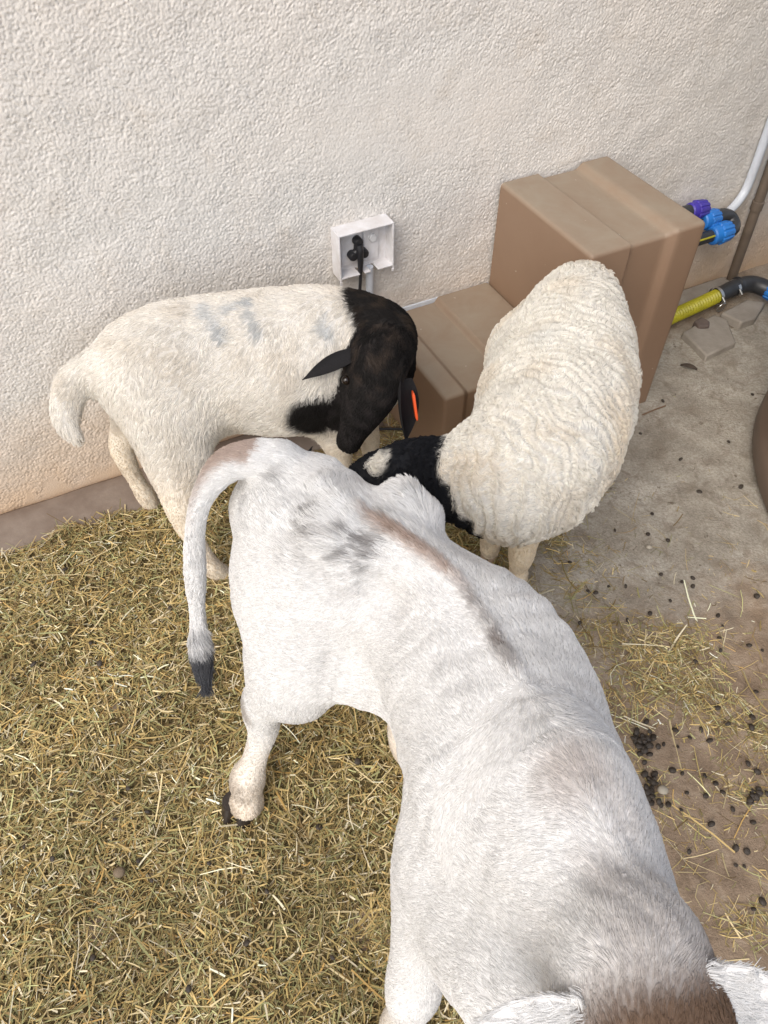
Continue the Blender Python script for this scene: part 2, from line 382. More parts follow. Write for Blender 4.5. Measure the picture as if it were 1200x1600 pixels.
for ds, dz in ((0.066, 0.121), (0.072, 0.121)): m.box((s0+ds, 0.0125, z1-0.012), (s0+ds+0.003, 0.024, z1-0.007))
wobj(m, 'hinge_pin', M_white, sb)
# plug with its lead
pl = empty('power_plug', W(s0+0.052, 0.03, 0.53)); tag(pl, 'black three lobed plug with its lead in the white socket box', 'plug')
m = MB(); cx, cz = s0+0.064, z0+0.066
for a_, ln, rr in ((90, 0.026, 0.0125), (215, 0.020, 0.0125), (325, 0.020, 0.0125)):
    e = np.array((cx+ln*math.cos(math.radians(a_)), 0, cz+ln*math.sin(math.radians(a_))))
    m.tube([e+[0, 0.019, 0], e+[0, 0.036, 0], e+[0, 0.040, 0], e+[0, 0.041, 0]], [rr, rr, rr*0.8, rr*0.3], 16)
    m.tube([(cx, 0.029, cz), ((cx+e[0])/2, 0.029, (cz+e[2])/2), (e[0], 0.029, e[2])], [0.0125, 0.0115, 0.0105], 12)
wobj(m, 'plug_body', M_black, pl, smooth=True)
m = MB(); m.tube(spline([(cx, 0.036, cz+0.018), (cx, 0.043, cz), (cx, 0.043, cz-0.03), (cx-0.001, 0.043, cz-0.055)], 4), np.linspace(0.011, 0.0065, 13), 12); wobj(m, 'strain_relief', M_black, pl, smooth=True)
m = MB(); m.tube(spline([(cx, 0.043, cz-0.05), (cx-0.004, 0.045, cz-0.10), (cx-0.012, 0.040, cz-0.2), (cx-0.03, 0.05, 0.18), (cx-0.05, 0.09, 0.03), (cx-0.10, 0.20, 0.009), (cx-0.22, 0.27, 0.009), (cx-0.27, 0.20, 0.009), (cx-0.17, 0.13, 0.010), (cx-0.02, 0.17, 0.012), (cx+0.08, 0.22, 0.012)], 7), 0.0045, 8); wobj(m, 'lead', M_black, pl, smooth=True)
# conduit below the socket, conduit along the wall, bare patch of brown render between them
cv = MB(); cv.tube(spline([(s0+0.100, 0.022, z0+0.004), (s0+0.100, 0.021, 0.40), (s0+0.098, 0.018, 0.2), (s0+0.098, 0.018, 0.0)], 4), 0.011, 14)
o = wobj(cv, 'conduit', M_conduit, None, smooth=True); tag(o, 'short white conduit running down the wall from the socket box', 'conduit')
cv = MB(); cv.box((1.12, 0.0045, 0.262), (1.553, 0.0105, 0.297))
o = wobj(cv, 'cable_trunking', M_conduit, None, bevel=0.001); tag(o, 'white trunking strip on the wall behind the low step of the brown cover', 'trunking')

# pipes at the right
ww = empty('water_pipe', W(2.5, 0.03, 0.3)); tag(ww, 'pale white pipe bending off the wall into blue fittings behind the tall brown block', 'pipe')
mb = MB(); mb.tube(spline([(2.545, 0.022, 1.7), (2.55, 0.022, 1.1), (2.552, 0.022, 0.62), (2.553, 0.023, 0.44), (2.540, 0.028, 0.365), (2.49, 0.04, 0.325), (2.425, 0.055, 0.312), (2.36, 0.065, 0.308)], 8), 0.0145, 16); wobj(mb, 'pipe_run', M_conduit, ww, smooth=True)
bp = empty('brown_pipe', W(2.65, 0.03, 0)); tag(bp, 'thin brown pipe standing against the wall beside the white pipe', 'pipe')
mb = MB(); mb.tube([(2.642-0.045*z, 0.03, z) for z in (-0.02, 0.3, 0.6, 1.0, 1.7, 2.6)], 0.017, 16); wobj(mb, 'pipe_run', M_brownpipe, bp, smooth=True)
mb = MB(); mb.tube([(2.628, 0.03, z) for z in (0.285, 0.287, 0.317, 0.319)], [0.0175, 0.0205, 0.0205, 0.0175], 16); wobj(mb, 'pipe_joint', M_brownpipe, bp, smooth=True)

def nut(mat, name, parent, p0, p1, r):
    """ribbed compression nut from p0 to p1"""
    p0 = np.array(p0); p1 = np.array(p1); mb = MB()
    f = [0, 0.03, 0.10, 0.62, 0.66, 0.94, 1.0]; rr = [0.70, 0.84, 0.90, 1.0, 0.88, 0.84, 0.7]
    n = 60; pts = [p0+(p1-p0)*x for x in f]
    mb.tube(pts, [r*x for x in rr], n, lobes=10, lobe=0.0)
    V = np.array(mb.v); ax = (p1-p0)/np.linalg.norm(p1-p0)
    for i in range(1, 4):
        for k in range(n):
            c = pts[i]; 
            if (k % 6) < 2: V[i*n+k] = c+(V[i*n+k]-c)*0.90
    mb.v = [tuple(v) for v in V]
    return wobj(mb, name, mat, parent, smooth=True, angle=25)
pf = empty('pipe_fitting', W(2.38, 0.1, 0.31)); tag(pf, 'blue and violet compression fittings on black pipe behind the tall brown block', 'pipe fitting')
nut(M_blue, 'blue_nut', pf, (2.425, 0.112, 0.302), (2.345, 0.112, 0.302), 0.037)
nut(M_blue, 'blue_nut', pf, (2.395, 0.070, 0.334), (2.325, 0.072, 0.338), 0.034)
nut(M_purple, 'violet_nut', pf, (2.345, 0.055, 0.372), (2.275, 0.055, 0.376), 0.031)
mb = MB(); mb.tube(spline([(2.40, 0.112, 0.302), (2.435, 0.112, 0.302), (2.452, 0.098, 0.308), (2.450, 0.078, 0.322), (2.425, 0.069, 0.332), (2.385, 0.070, 0.335)], 5), 0.024, 16); wobj(mb, 'elbow', M_fit, pf, smooth=True)
mb = MB(); mb.tube([(1.90, 0.115, 0.300), (2.1, 0.114, 0.301), (2.36, 0.112, 0.302)], 0.020, 16); mb.tube([(1.95, 0.054, 0.378), (2.30, 0.055, 0.376)], 0.022, 16)
mb.tube([(2.33, 0.062, 0.355), (2.36, 0.066, 0.345)], 0.02, 12); wobj(mb, 'black_pipe', M_fit, pf, smooth=True)
mb = MB(); mb.tube([(1.90, 0.1315, 0.3085), (2.1, 0.1305, 0.3095), (2.36, 0.1285, 0.3105)], 0.0035, 8); wobj(mb, 'yellow_stripe', M_yellow, pf, smooth=True)
hz = empty('suction_hose', W(2.4, 0.15, 0)); tag(hz, 'yellow ribbed hose clamped to a black connector, coming out behind the brown block', 'hose')
pts = spline([(1.80, 0.24, 0.10), (2.0, 0.205, 0.072), (2.22, 0.165, 0.056), (2.36, 0.150, 0.056), (2.455, 0.140, 0.058)], 70)
ph = np.cumsum(np.r_[0, np.linalg.norm(np.diff(pts, axis=0), axis=1)])
mb = MB(); mb.tube(pts, 0.0235+0.0024*np.sin(ph*2*math.pi/0.0125), 14); wobj(mb, 'hose', M_yellow, hz, smooth=True, angle=180)
mb = MB(); mb.tube(spline([(2.452, 0.140, 0.058), (2.50, 0.136, 0.060), (2.552, 0.131, 0.062), (2.556, 0.131, 0.062), (2.60, 0.140, 0.062), (2.625, 0.160, 0.060), (2.645, 0.192, 0.056)], 5), [0.0275]*6+[0.029]*6+[0.033]*4+[0.030]*15, 18); wobj(mb, 'connector', M_fit, hz, smooth=True)
for s_, n_ in ((2.448, 0.1405), (2.535, 0.1325)):
    mb = MB(); mb.tube([(s_-0.006, n_+0.0005, 0.058), (s_+0.006, n_-0.0005, 0.0585)], 0.0315, 24, cap=False); mb.tube([(s_-0.006, n_+0.03, 0.075), (s_-0.002, n_+0.042, 0.062), (s_+0.006, n_+0.03, 0.048)], 0.004, 8); wobj(mb, 'clamp', M_steel, hz, smooth=True)
mb = MB(); t = np.linspace(0, 2*math.pi, 20); mb.tube(np.stack([2.455+0.018*np.cos(t), 0.172+0.004*np.sin(t), 0.028+0.018*np.sin(t)], 1), 0.002, 6); wobj(mb, 'wire_ring', M_steel, hz, smooth=True)
nut(M_blue, 'blue_nut', hz, (2.640, 0.185, 0.057), (2.672, 0.245, 0.052), 0.036)

# big round tank at the right edge of the yard
tk = empty('water_tank', (1.845, 1.415, 0)); tag(tk, 'big round dark brown plastic tank standing at the right edge of the yard', 'water tank')
prof = [(0.0, 0.002), (0.70, 0.002), (0.757, 0.004), (0.778, 0.012), (0.785, 0.028), (0.785, 0.07), (0.780, 0.088), (0.768, 0.100), (0.765, 0.115), (0.765, 0.50), (0.772, 0.51), (0.772, 0.56), (0.765, 0.57), (0.765, 1.05), (0.772, 1.06), (0.772, 1.11), (0.765, 1.12), (0.765, 1.60), (0.772, 1.61), (0.772, 1.66), (0.765, 1.67), (0.765, 1.92), (0.74, 1.98), (0.55, 2.06), (0.25, 2.10)]
def lathe(prof, n, c):
    V = [(c[0]+r*math.cos(2*math.pi*k/n), c[1]+r*math.sin(2*math.pi*k/n), z) for r, z in prof for k in range(n)]
    F = [(i*n+k, i*n+(k+1) % n, (i+1)*n+(k+1) % n, (i+1)*n+k) for i in range(len(prof)-1) for k in range(n)]
    F.append(tuple((len(prof)-1)*n+k for k in range(n))); return V, F
V, F = lathe(prof, 120, (1.845, 1.415)); mb = MB(); mb.add(V, F); mb.build('tank_wall', M_tank, tk, smooth=True, angle=60)
V, F = lathe([(0.25, 2.098), (0.25, 2.14), (0.22, 2.155), (0.05, 2.16)], 48, (1.845, 1.415)); mb = MB(); mb.add(V, F); mb.build('tank_lid', M_tank, tk, smooth=True)

# broken slabs and stones by the hose
def slab(name, pts, z, mat, label, cat, group=None, bev=0.006):
    pts = np.array(pts); c = pts.mean(0); n = len(pts); top = [(*(c+(p-c)*0.96), z+0.004*math.sin(i*2.1)) for i, p in enumerate(pts)]
    bot = [(*p, -0.02) for p in pts]; V = [W(*p) for p in bot+top]
    F = [tuple(range(n, 2*n)), tuple(range(n))[::-1]]+[(i, (i+1) % n, n+(i+1) % n, n+i) for i in range(n)]
    mb = MB(); mb.add(V, F); o = mb.build(name, mat, None, bevel=bev); fixn(o); return tag(o, label, cat, group)
slab('concrete_slab', [(2.24, 0.215), (2.41, 0.185), (2.44, 0.225), (2.37, 0.345), (2.22, 0.36)], 0.022, M_slab, 'broken concrete slab below the yellow hose, nearest the brown block', 'slab', 'broken slabs by the hose')
slab('concrete_slab', [(2.43, 0.195), (2.57, 0.175), (2.63, 0.215), (2.52, 0.275), (2.45, 0.275)], 0.028, M_slab, 'pale pointed concrete slab under the black hose connector', 'slab', 'broken slabs by the hose')
slab('concrete_slab', [(2.06, 0.012), (2.62, 0.010), (2.64, 0.095), (2.40, 0.115), (2.08, 0.11)], 0.016, M_slab, 'narrow dirty concrete slab along the wall behind the yellow hose', 'slab', 'broken slabs by the hose')
slab('stone', [(2.305, 0.195), (2.345, 0.19), (2.36, 0.22), (2.335, 0.245), (2.30, 0.23)], 0.035, M_rock, 'dark brown stone lying under the yellow hose', 'stone')
def leaf(px, py, L, wd, rz, label):
    c = at(px, py, 0); V = []; F = []
    for i, t in enumerate(np.linspace(0, 1, 7)):
        w = wd*math.sin(math.pi*min(t*0.97+0.02, 1))**0.8
        for j, q in enumerate((-1, 0, 1)):
            x = (t-0.5)*L; y = q*w; V.append((c[0]+x*math.cos(rz)-y*math.sin(rz), c[1]+x*math.sin(rz)+y*math.cos(rz), 0.006+0.006*abs(q)+0.004*math.sin(3*t)))
    F = [(i*3+j, (i+1)*3+j, (i+1)*3+j+1, i*3+j+1) for i in range(6) for j in range(2)]
    mb = MB(); mb.add(V, F); o = mb.build('dead_leaf', M_leaf, None, smooth=True); m = o.modifiers.new('s', 'SOLIDIFY'); m.thickness = 0.001; tag(o, label, 'leaf')
leaf(1075, 577, 0.055, 0.011, -0.45, 'dark dead leaf lying on the concrete beside the tall brown block')
a_, b_ = at(1004, 648, 0.006), at(1040, 634, 0.006)
mb = MB(); mb.tube(spline([a_, (a_+b_)/2+[0.003, 0.002, 0.001], b_], 4), 0.0022, 6); o = mb.build('twig', M_twig, None, smooth=True); tag(o, 'short brown twig on the concrete at the foot of the brown block', 'twig')
c_ = at(1062, 842, 0.012); V = []; 
def pebble(name, c, r, mat, label, cat, sq=(1, 0.85, 0.7), group=None, seed=0):
    th = np.linspace(0, math.pi, 9); V, F = lathe([(r*math.sin(t)+1e-5, c[2]-r*math.cos(t)) for t in th], 12, c)
    V = np.array(V); d = V-c; V = c+d*np.array(sq)*(1+0.18*sines(d/r, 1.6, seed))[:, None]
    mb = MB(); mb.add(V, F); o = mb.build(name, mat, None, smooth=True, angle=180); return tag(o, label, cat, group)
M_peb = simple('grey_pebble', (0.30, 0.26, 0.20), 0.7, (0.40, 0.36, 0.29), 60, 0.001)
pebble('pebble', at(1035, 1235, 0.012), 0.0125, M_peb, 'pale round pebble beside the dark cluster of droppings', 'pebble', seed=3)
pebble('pebble', at(1014, 855, 0.006), 0.009, M_peb, 'small flat grey pebble on the concrete between straw wisps', 'pebble', seed=5)
for (px, py, r, lb) in ((182, 1107, 0.016, 'round brown clod in the hay left of the calf tail'), (112, 1220, 0.011, 'small grey clod in the hay at the lower left'), (186, 1362, 0.013, 'dark clod in the hay at the bottom left')):
    pebble('clod', at(px, py, 0.022), r, simple('clod', (0.15, 0.11, 0.07), 0.9, (0.20, 0.15, 0.10), 50, 0.002), lb, 'clod', seed=int(px))

# ------------------------------------------------------------------ hay
def hay_density(x, y):
    s = (x-W0[0])*WU[0]+(y-W0[1])*WU[1]; n = (x-W0[0])*WN[0]+(y-W0[1])*WN[1]
    P = np.stack([x, y, 0*x], -1)
    w1 = 0.05*sines(P, 0.25, 31)+0.03*sines(P, 0.08, 32)
    left = 1-sstep(x-0.30*(y-0.9)+w1*1.6, 0.10, 0.34)                    # thick bed left of the calf
    left = left*sstep(n+w1*0.35+0.03*(s-0.3), 0.135, 0.185)*(1-0.85*sstep(s+w1, 0.62, 0.95)*(1-sstep(n, 0.30, 0.55)))
    right = np.zeros_like(x)
    for px, py, r, a in ((880, 880, 0.10, 0.55), (930, 940, 0.09, 0.45), (975, 1010, 0.12, 0.75), (1050, 1030, 0.12, 0.65), (1000, 1075, 0.12, 0.95), (1090, 1085, 0.09, 0.9), (940, 1100, 0.07, 0.9), (1130, 1120, 0.07, 0.5), (1180, 1230, 0.07, 0.5), (1185, 1150, 0.06, 0.4), (1110, 1375, 0.065, 0.95), (1150, 1420, 0.06, 0.8), (1090, 1300, 0.05, 0.2), (1180, 1330, 0.05, 0.35), (1100, 1460, 0.05, 0.25), (1190, 1500, 0.06, 0.25), (800, 900, 0.12, 0.6), (740, 880, 0.10, 0.7), (900, 1200, 0.2, 0.4)):
        c = at(px, py); d = np.hypot(x-c[0], y-c[1])/r; right = np.maximum(right, a*np.exp(-d*d*1.1))
    right = right*np.clip(0.75+0.7*sines(P, 0.12, 33), 0.05, 1.3)*0.29
    return np.clip(np.maximum(left, right), 0, 1)
def bed_z(x, y, d=None):
    d = hay_density(x, y) if d is None else d
    P = np.stack([x, y, 0*x], -1)
    return sstep(d, 0.35, 0.95)*(0.016+0.008*sines(P, 0.16, 34)+0.005*sines(P, 0.05, 35))-0.006*(1-sstep(d, 0.25, 0.5))
hx = np.arange(-1.75, 0.75, 0.01); hy = np.arange(-0.35, 1.75, 0.01); X, Y = np.meshgrid(hx, hy, indexing='ij')
dn = hay_density(X.ravel(), Y.ravel()); bz = bed_z(X.ravel(), Y.ravel(), dn)
F = grid_faces(len(hx), len(hy)); keep = (dn[F] > 0.30).any(1)
V = np.stack([X.ravel(), Y.ravel(), bz], 1)
used = np.unique(F[keep]); mp = -np.ones(len(V), int); mp[used] = np.arange(len(used))
o = mesh_obj('hay_bed', V[used], mp[F[keep]], M_bed); tag(o, 'trodden brown hay matted on the floor under the loose straws', 'hay', kind='stuff')

def straws(name, n, sel, zfun, Lr, Wr, seed, pal, label, lift=0.012):
    r = np.random.default_rng(seed); xs = []; 
    x = r.uniform(-1.8, 1.35, n*12); y = r.uniform(-0.3, 1.9, n*12)
    d = sel(x, y); k = r.uniform(0, 1, len(x)) < d; x, y, d = x[k][:n], y[k][:n], d[k][:n]; n = len(x)
    L = np.clip(r.lognormal(math.log(Lr[0]), Lr[1], n), 0.008, Lr[2]); wd = r.lognormal(math.log(Wr), 0.42, n)
    wd = np.clip(wd, 0.0005, 0.004)
    az = r.uniform(0, 2*math.pi, n)+0.8*sines(np.stack([x, y, 0*x], 1), 0.15, seed+1); cv = r.normal(0, 0.35, n)
    cv[r.uniform(0, 1, n) < 0.1] *= 3
    tl = r.normal(0, 0.10, n); roll = r.normal(0, 0.5, n)
    z0 = zfun(x, y, d)+r.uniform(0.001, lift, n)*np.clip(d*1.3, 0.15, 1)
    segs = 3; V = np.zeros((n, segs+1, 2, 3)); px, py, pz = x-np.cos(az)*L/2, y-np.sin(az)*L/2, z0-np.sin(tl)*L/2
    a = az-cv*0.5
    for i in range(segs+1):
        ww = wd*(0.5 if i == 0 else (0.35 if i == segs else 0.5))
        nx, ny = -np.sin(a), np.cos(a)
        for j, q in enumerate((-1, 1)):
            V[:, i, j, 0] = px+q*nx*ww*np.cos(roll); V[:, i, j, 1] = py+q*ny*ww*np.cos(roll); V[:, i, j, 2] = np.maximum(pz+q*ww*np.sin(roll), 0.0008+0.001*r.uniform(0, 1, n))
        st = L/segs; px = px+np.cos(a)*st; py = py+np.sin(a)*st; pz = pz+np.sin(tl)*st; a = a+cv/segs
    base = np.arange(n)[:, None]*((segs+1)*2)
    F = np.concatenate([np.stack([base[:, 0]+2*i, base[:, 0]+2*i+1, base[:, 0]+2*i+3, base[:, 0]+2*i+2], 1) for i in range(segs)])
    pal = np.array(pal); wts = pal[:, 3]/pal[:, 3].sum(); ci = r.choice(len(pal), n, p=wts)
    col = pal[ci, :3]*(r.uniform(0.6, 1.35, n)*(1+0.18*sines(np.stack([x, y, 0*x], 1), 0.22, seed+3)))[:, None]; col = np.repeat(col, (segs+1)*2, axis=0)
    o = mesh_obj(name, V.reshape(-1, 3), F, M_hay, None, smooth=False, col=np.clip(col, 0, 0.9)); return tag(o, label, 'hay', kind='stuff')
PAL = [(0.50, 0.37, 0.155, 4), (0.66, 0.54, 0.30, 2.4), (0.37, 0.285, 0.11, 3.6), (0.29, 0.26, 0.11, 2.2), (0.22, 0.15, 0.065, 1.8), (0.78, 0.69, 0.48, 1.2), (0.38, 0.37, 0.17, 2.2), (0.52, 0.33, 0.11, 0.7)]
PAL = [(r_*1.06, g_*1.06, b_*1.08, k_) for r_, g_, b_, k_ in PAL]
straws('hay', 88000, lambda x, y: np.where(hay_density(x, y) > 0.55, hay_density(x, y), 0), lambda x, y, d: bed_z(x, y, d)-0.001, (0.022, 0.66, 0.16), 0.0017, 41, PAL, 'loose golden hay spread thickly over the yard floor', 0.016)
straws('scattered_hay', 30000, lambda x, y: np.clip(hay_density(x, y)*(hay_density(x, y) < 0.9)*3.4+0.014*(1-sstep(y, 1.3, 1.6)), 0, 1), lambda x, y, d: 0*x+0.0005, (0.024, 0.70, 0.15), 0.0015, 43, PAL, 'thin wisps of hay scattered over the bare concrete', 0.010)
straws('hay_chaff', 36000, lambda x, y: np.clip(hay_density(x, y)*0.6+0.02+0.10*np.clip(0.5+sines(np.stack([x, y, 0*x], 1), 0.2, 91), 0, 1)*sstep(x, 0.2, 0.4)*(1-sstep(y, 0.9, 1.3)), 0, 1)*(1-0.9*sstep(y, 1.2, 1.7)), lambda x, y, d: np.maximum(bed_z(x, y, d), 0)+0.0005, (0.009, 0.4, 0.02), 0.0011, 45, PAL, 'short chopped chaff among the hay', 0.012)

# ------------------------------------------------------------------ droppings
def pellet_mesh(seed):
    r = 0.0070; th = np.linspace(0, math.pi, 8); V, F = lathe([(r*math.sin(t)+1e-6, -r*math.cos(t)) for t in th], 10, (0, 0, 0))
    V = np.array(V); V = V*(1+0.20*sines(V/r, 1.3, seed))[:, None]*np.array([1.1, 0.9, 0.6])
    me = bpy.data.meshes.new('dropping'); me.from_pydata([tuple(v) for v in V], [], F); me.materials.append(M_dung)
    me.polygons.foreach_set('use_smooth', np.ones(len(me.polygons), dtype=bool)); return me
PM = [pellet_mesh(k) for k in range(4)]
def dropping(x, y, z, s, label, group):
    o = bpy.data.objects.new('dropping', random.choice(PM)); C.objects.link(o); o.location = (x, y, z)
    o.rotation_euler = (random.uniform(-0.5, 0.5), random.uniform(-0.5, 0.5), random.uniform(0, 6.28)); o.scale = (s, s*random.uniform(0.85, 1.1), s*random.uniform(0.8, 1.0))
    tag(o, label, 'dropping', group)
for px, py in ((1077, 1154), (1108, 1158), (1135, 1132), (1058, 1168), (1036, 1164), (1168, 1195), (1100, 1213), (1117, 1226), (1063, 1267), (1110, 1289), (1043, 1258), (1032, 1259), (1076, 1332), (1166, 1331), (1148, 1327), (1148, 1353), (1162, 1355), (1190, 1410), (1176, 1422), (1072, 1240), (1102, 1245), (1128, 1239), (1065, 1210), (1050, 1205), (1054, 1142), (1095, 1142), (1144, 1266), (1175, 1286), (1182, 1207), (1173, 1138), (1175, 1122), (1120, 1108),
               (950, 918), (977, 918), (960, 830), (1043, 846), (1018, 805), (1012, 836), (1000, 679), (1063, 719), (1092, 770), (1175, 618), (1157, 762), (1032, 899), (1082, 905), (1065, 911), (1046, 940), (1015, 960), (980, 972), (905, 975), (930, 928), (918, 925), (1182, 933), (1128, 979), (1121, 963), (1123, 998), (1085, 1035), (1125, 1018), (1180, 1082), (1134, 1132), (1035, 628), (1138, 692), (890, 880), (1082, 918), (1170, 1010), (1190, 1018),
               (160, 1045), (255, 1103), (120, 1251), (110, 905), (205, 1240), (60, 1050), (235, 1275), (185, 1287), (330, 1355), (90, 1350), (45, 1330), (145, 1011), (270, 960), (240, 1380), (420, 1400), (500, 1300), (560, 1200), (390, 1480), (150, 1500), (300, 1550), (520, 1500), (220, 1350)):
    p = at(px, py, 0); d = float(hay_density(p[0:1], p[1:2])[0]); z = max(float(bed_z(p[0:1], p[1:2])[0]), 0)+0.005+(0.012 if d > 0.6 else 0)
    lb = ('small round dark sheep dropping lying in the thick hay left of the calf' if d > 0.5 and p[0] < 0.3 else
          'small dark sheep dropping on the bare pale concrete between the woolly sheep and the tank' if py < 850 else
          'small dark sheep dropping among the thin straw wisps behind the calf' if py < 1100 else
          'small round dark sheep dropping on the brown dirt right of the calf back')
    dropping(p[0], p[1], z, random.uniform(0.6, 1.15), lb, 'single droppings on the floor')
CL = ((1005, 1160, 19, 24, 46, 'dark dropping in the biggest black heap, against the right side of the calf'), (1015, 1240, 12, 22, 26, 'dark dropping in the heap next to the pale pebble beside the calf'),
      (1177, 1247, 11, 11, 16, 'dark dropping in the tight clump near the straw at the right edge'), (1090, 1455, 8, 7, 6, 'dark dropping in the small clump beside the calf neck'))
for (px, py, sx_, sy_, n, lb) in CL:
    for k in range(n):
        q = at(px+random.gauss(0, sx_*0.55), py+random.gauss(0, sy_*0.55), 0); dropping(q[0], q[1], 0.004+random.uniform(0, 0.007), random.uniform(0.7, 1.2), lb, 'droppings heaped in clusters')
#ANIMALS
# ------------------------------------------------------------------ animals
# Bodies are blended from tapered elliptical limbs into one continuous surface; coats are strands grown from that surface.
def build_field(tubes, h, pad=0.03):
    """tubes: (rows [x,y,z,a,top,bottom], up, k). returns vertices, quads"""
    allp = np.vstack([t[0] for t in tubes]); R = allp[:, 3:].max()
    lo = (allp[:, :3]-allp[:, 3:].max(1)[:, None]).min(0)-pad; hi = (allp[:, :3]+allp[:, 3:].max(1)[:, None]).max(0)+pad
    n = np.ceil((hi-lo)/h).astype(int)+1
    ax = [lo[i]+h*np.arange(n[i]) for i in range(3)]
    D = np.full(n, 1.0, np.float32)
    for rows, up, k in tubes:
        rows = np.asarray(rows, float); DT = np.full(n, 1.0, np.float32)
        for A, B in zip(rows[:-1], rows[1:]):
            rad = max(A[3:].max(), B[3:].max())+0.05+k
            mn = np.minimum(A[:3], B[:3])-rad; mx_ = np.maximum(A[:3], B[:3])+rad
            i0 = np.clip(((mn-lo)/h).astype(int), 0, n); i1 = np.clip(((mx_-lo)/h).astype(int)+2, 0, n)
            sl_ = tuple(slice(a, b) for a, b in zip(i0, i1))
            gx_ = ax[0][sl_[0]].astype(np.float32)[:, None, None]; gy_ = ax[1][sl_[1]].astype(np.float32)[None, :, None]; gz_ = ax[2][sl_[2]].astype(np.float32)[None, None, :]
            d = B[:3]-A[:3]; L = np.linalg.norm(d); T = d/L
            u = np.array(up, float); S = np.cross(T, u); S /= np.linalg.norm(S); Vv = np.cross(S, T)
            rx, ry, rz = gx_-A[0], gy_-A[1], gz_-A[2]
            w = rx*T[0]+ry*T[1]+rz*T[2]; t = np.clip(w/L, 0, 1); w = w-t*L
            p = rx*S[0]+ry*S[1]+rz*S[2]; q = rx*Vv[0]+ry*Vv[1]+rz*Vv[2]
            a = A[3]+(B[3]-A[3])*t; bt = A[4]+(B[4]-A[4])*t; bb = A[5]+(B[5]-A[5])*t
            bq = np.where(q > 0, bt, bb); c = (a+bt+bb)/3
            Q = np.sqrt((p/a)**2+(q/bq)**2+(w/c)**2)+1e-6; ln = np.sqrt(p*p+q*q+w*w)+1e-7
            DT[sl_] = np.minimum(DT[sl_], np.where(Q < 0.05, -np.minimum(a, bq), ln*(1-1/Q)))
        hh = np.maximum(k-np.abs(D-DT), 0)
        D = np.minimum(D, DT)-hh*hh/(4*k)
    return surface_nets(D, lo, h)
def surface_nets(D, lo, h):
    ins = D < 0
    cnt = np.zeros(np.array(D.shape)-1, np.int8)
    for a in (0, 1):
        for b in (0, 1):
            for c in (0, 1): cnt += ins[a:D.shape[0]-1+a, b:D.shape[1]-1+b, c:D.shape[2]-1+c]
    I = np.argwhere((cnt > 0) & (cnt < 8)); idx = -np.ones(cnt.shape, np.int32); idx[tuple(I.T)] = np.arange(len(I))
    P = np.zeros((len(I), 3)); K = np.zeros(len(I)); cor = [np.array(c) for c in ((0,0,0),(1,0,0),(0,1,0),(1,1,0),(0,0,1),(1,0,1),(0,1,1),(1,1,1))]
    for a in range(8):
        for b in range(a+1, 8):
            if np.abs(cor[a]-cor[b]).sum() != 1: continue
            da = D[tuple((I+cor[a]).T)]; db = D[tuple((I+cor[b]).T)]; m = (da < 0) != (db < 0)
            t = np.where(m, da/np.where(m, da-db, 1), 0); P += m[:, None]*(cor[a]+(cor[b]-cor[a])*t[:, None]); K += m
    V = lo+h*(I+P/K[:, None]); Fs = []
    for x in range(3):
        y, z = (x+1) % 3, (x+2) % 3; s0_ = [slice(None)]*3; s1_ = [slice(None)]*3; s0_[x] = slice(0, -1); s1_[x] = slice(1, None)
        a, b = ins[tuple(s0_)], ins[tuple(s1_)]; E = np.argwhere(a != b); fl_ = a[tuple(E.T)]
        ok = (E[:, y] > 0) & (E[:, z] > 0) & (E[:, y] < cnt.shape[y]) & (E[:, z] < cnt.shape[z]); E = E[ok]; fl_ = fl_[ok]
        def g(dy, dz): q = E.copy(); q[:, y] += dy; q[:, z] += dz; return idx[tuple(q.T)]
        f = np.stack([g(-1, -1), g(0, -1), g(0, 0), g(-1, 0)], 1); f[~fl_] = f[~fl_][:, ::-1]; Fs.append(f)
    F = np.vstack(Fs); return relax(V, F, 6), F
def relax(V, F, it):
    e = np.vstack([F[:, [0, 1]], F[:, [1, 2]], F[:, [2, 3]], F[:, [3, 0]]]); n = len(V)
    deg = np.bincount(e.ravel(), minlength=n)
    for k in range(it):
        lam = 0.5 if k % 2 == 0 else -0.42; A_ = np.zeros((n, 3))
        for c in range(3): A_[:, c] = np.bincount(e[:, 0], V[e[:, 1], c], n)+np.bincount(e[:, 1], V[e[:, 0], c], n)
        V = V+lam*(A_/deg[:, None]-V)
    return V
def normals(V, F):
    n = np.cross(V[F[:, 2]]-V[F[:, 0]], V[F[:, 3]]-V[F[:, 1]]); N = np.zeros_like(V)
    for k in range(4):
        for c in range(3): N[:, c] += np.bincount(F[:, k], n[:, c], len(V))
    return N/(np.linalg.norm(N, axis=1)[:, None]+1e-12)
def along(P, line):
    """arc length and distance to a polyline, plus its direction there"""
    line = np.asarray(line, float)[:, :3]; best = np.full(len(P), 9.0); S = np.zeros(len(P)); T = np.zeros((len(P), 3)); s = 0
    for a, b in zip(line[:-1], line[1:]):
        d = b-a; L = np.linalg.norm(d); t = np.clip((P-a)@d/(L*L), 0, 1); r = np.linalg.norm(P-a-t[:, None]*d, axis=1); m = r < best
        best[m] = r[m]; S[m] = s+t[m]*L; T[m] = d/L; s += L
    return S, best, T
def unit(A): return A/(np.linalg.norm(A, axis=-1, keepdims=True)+1e-12)

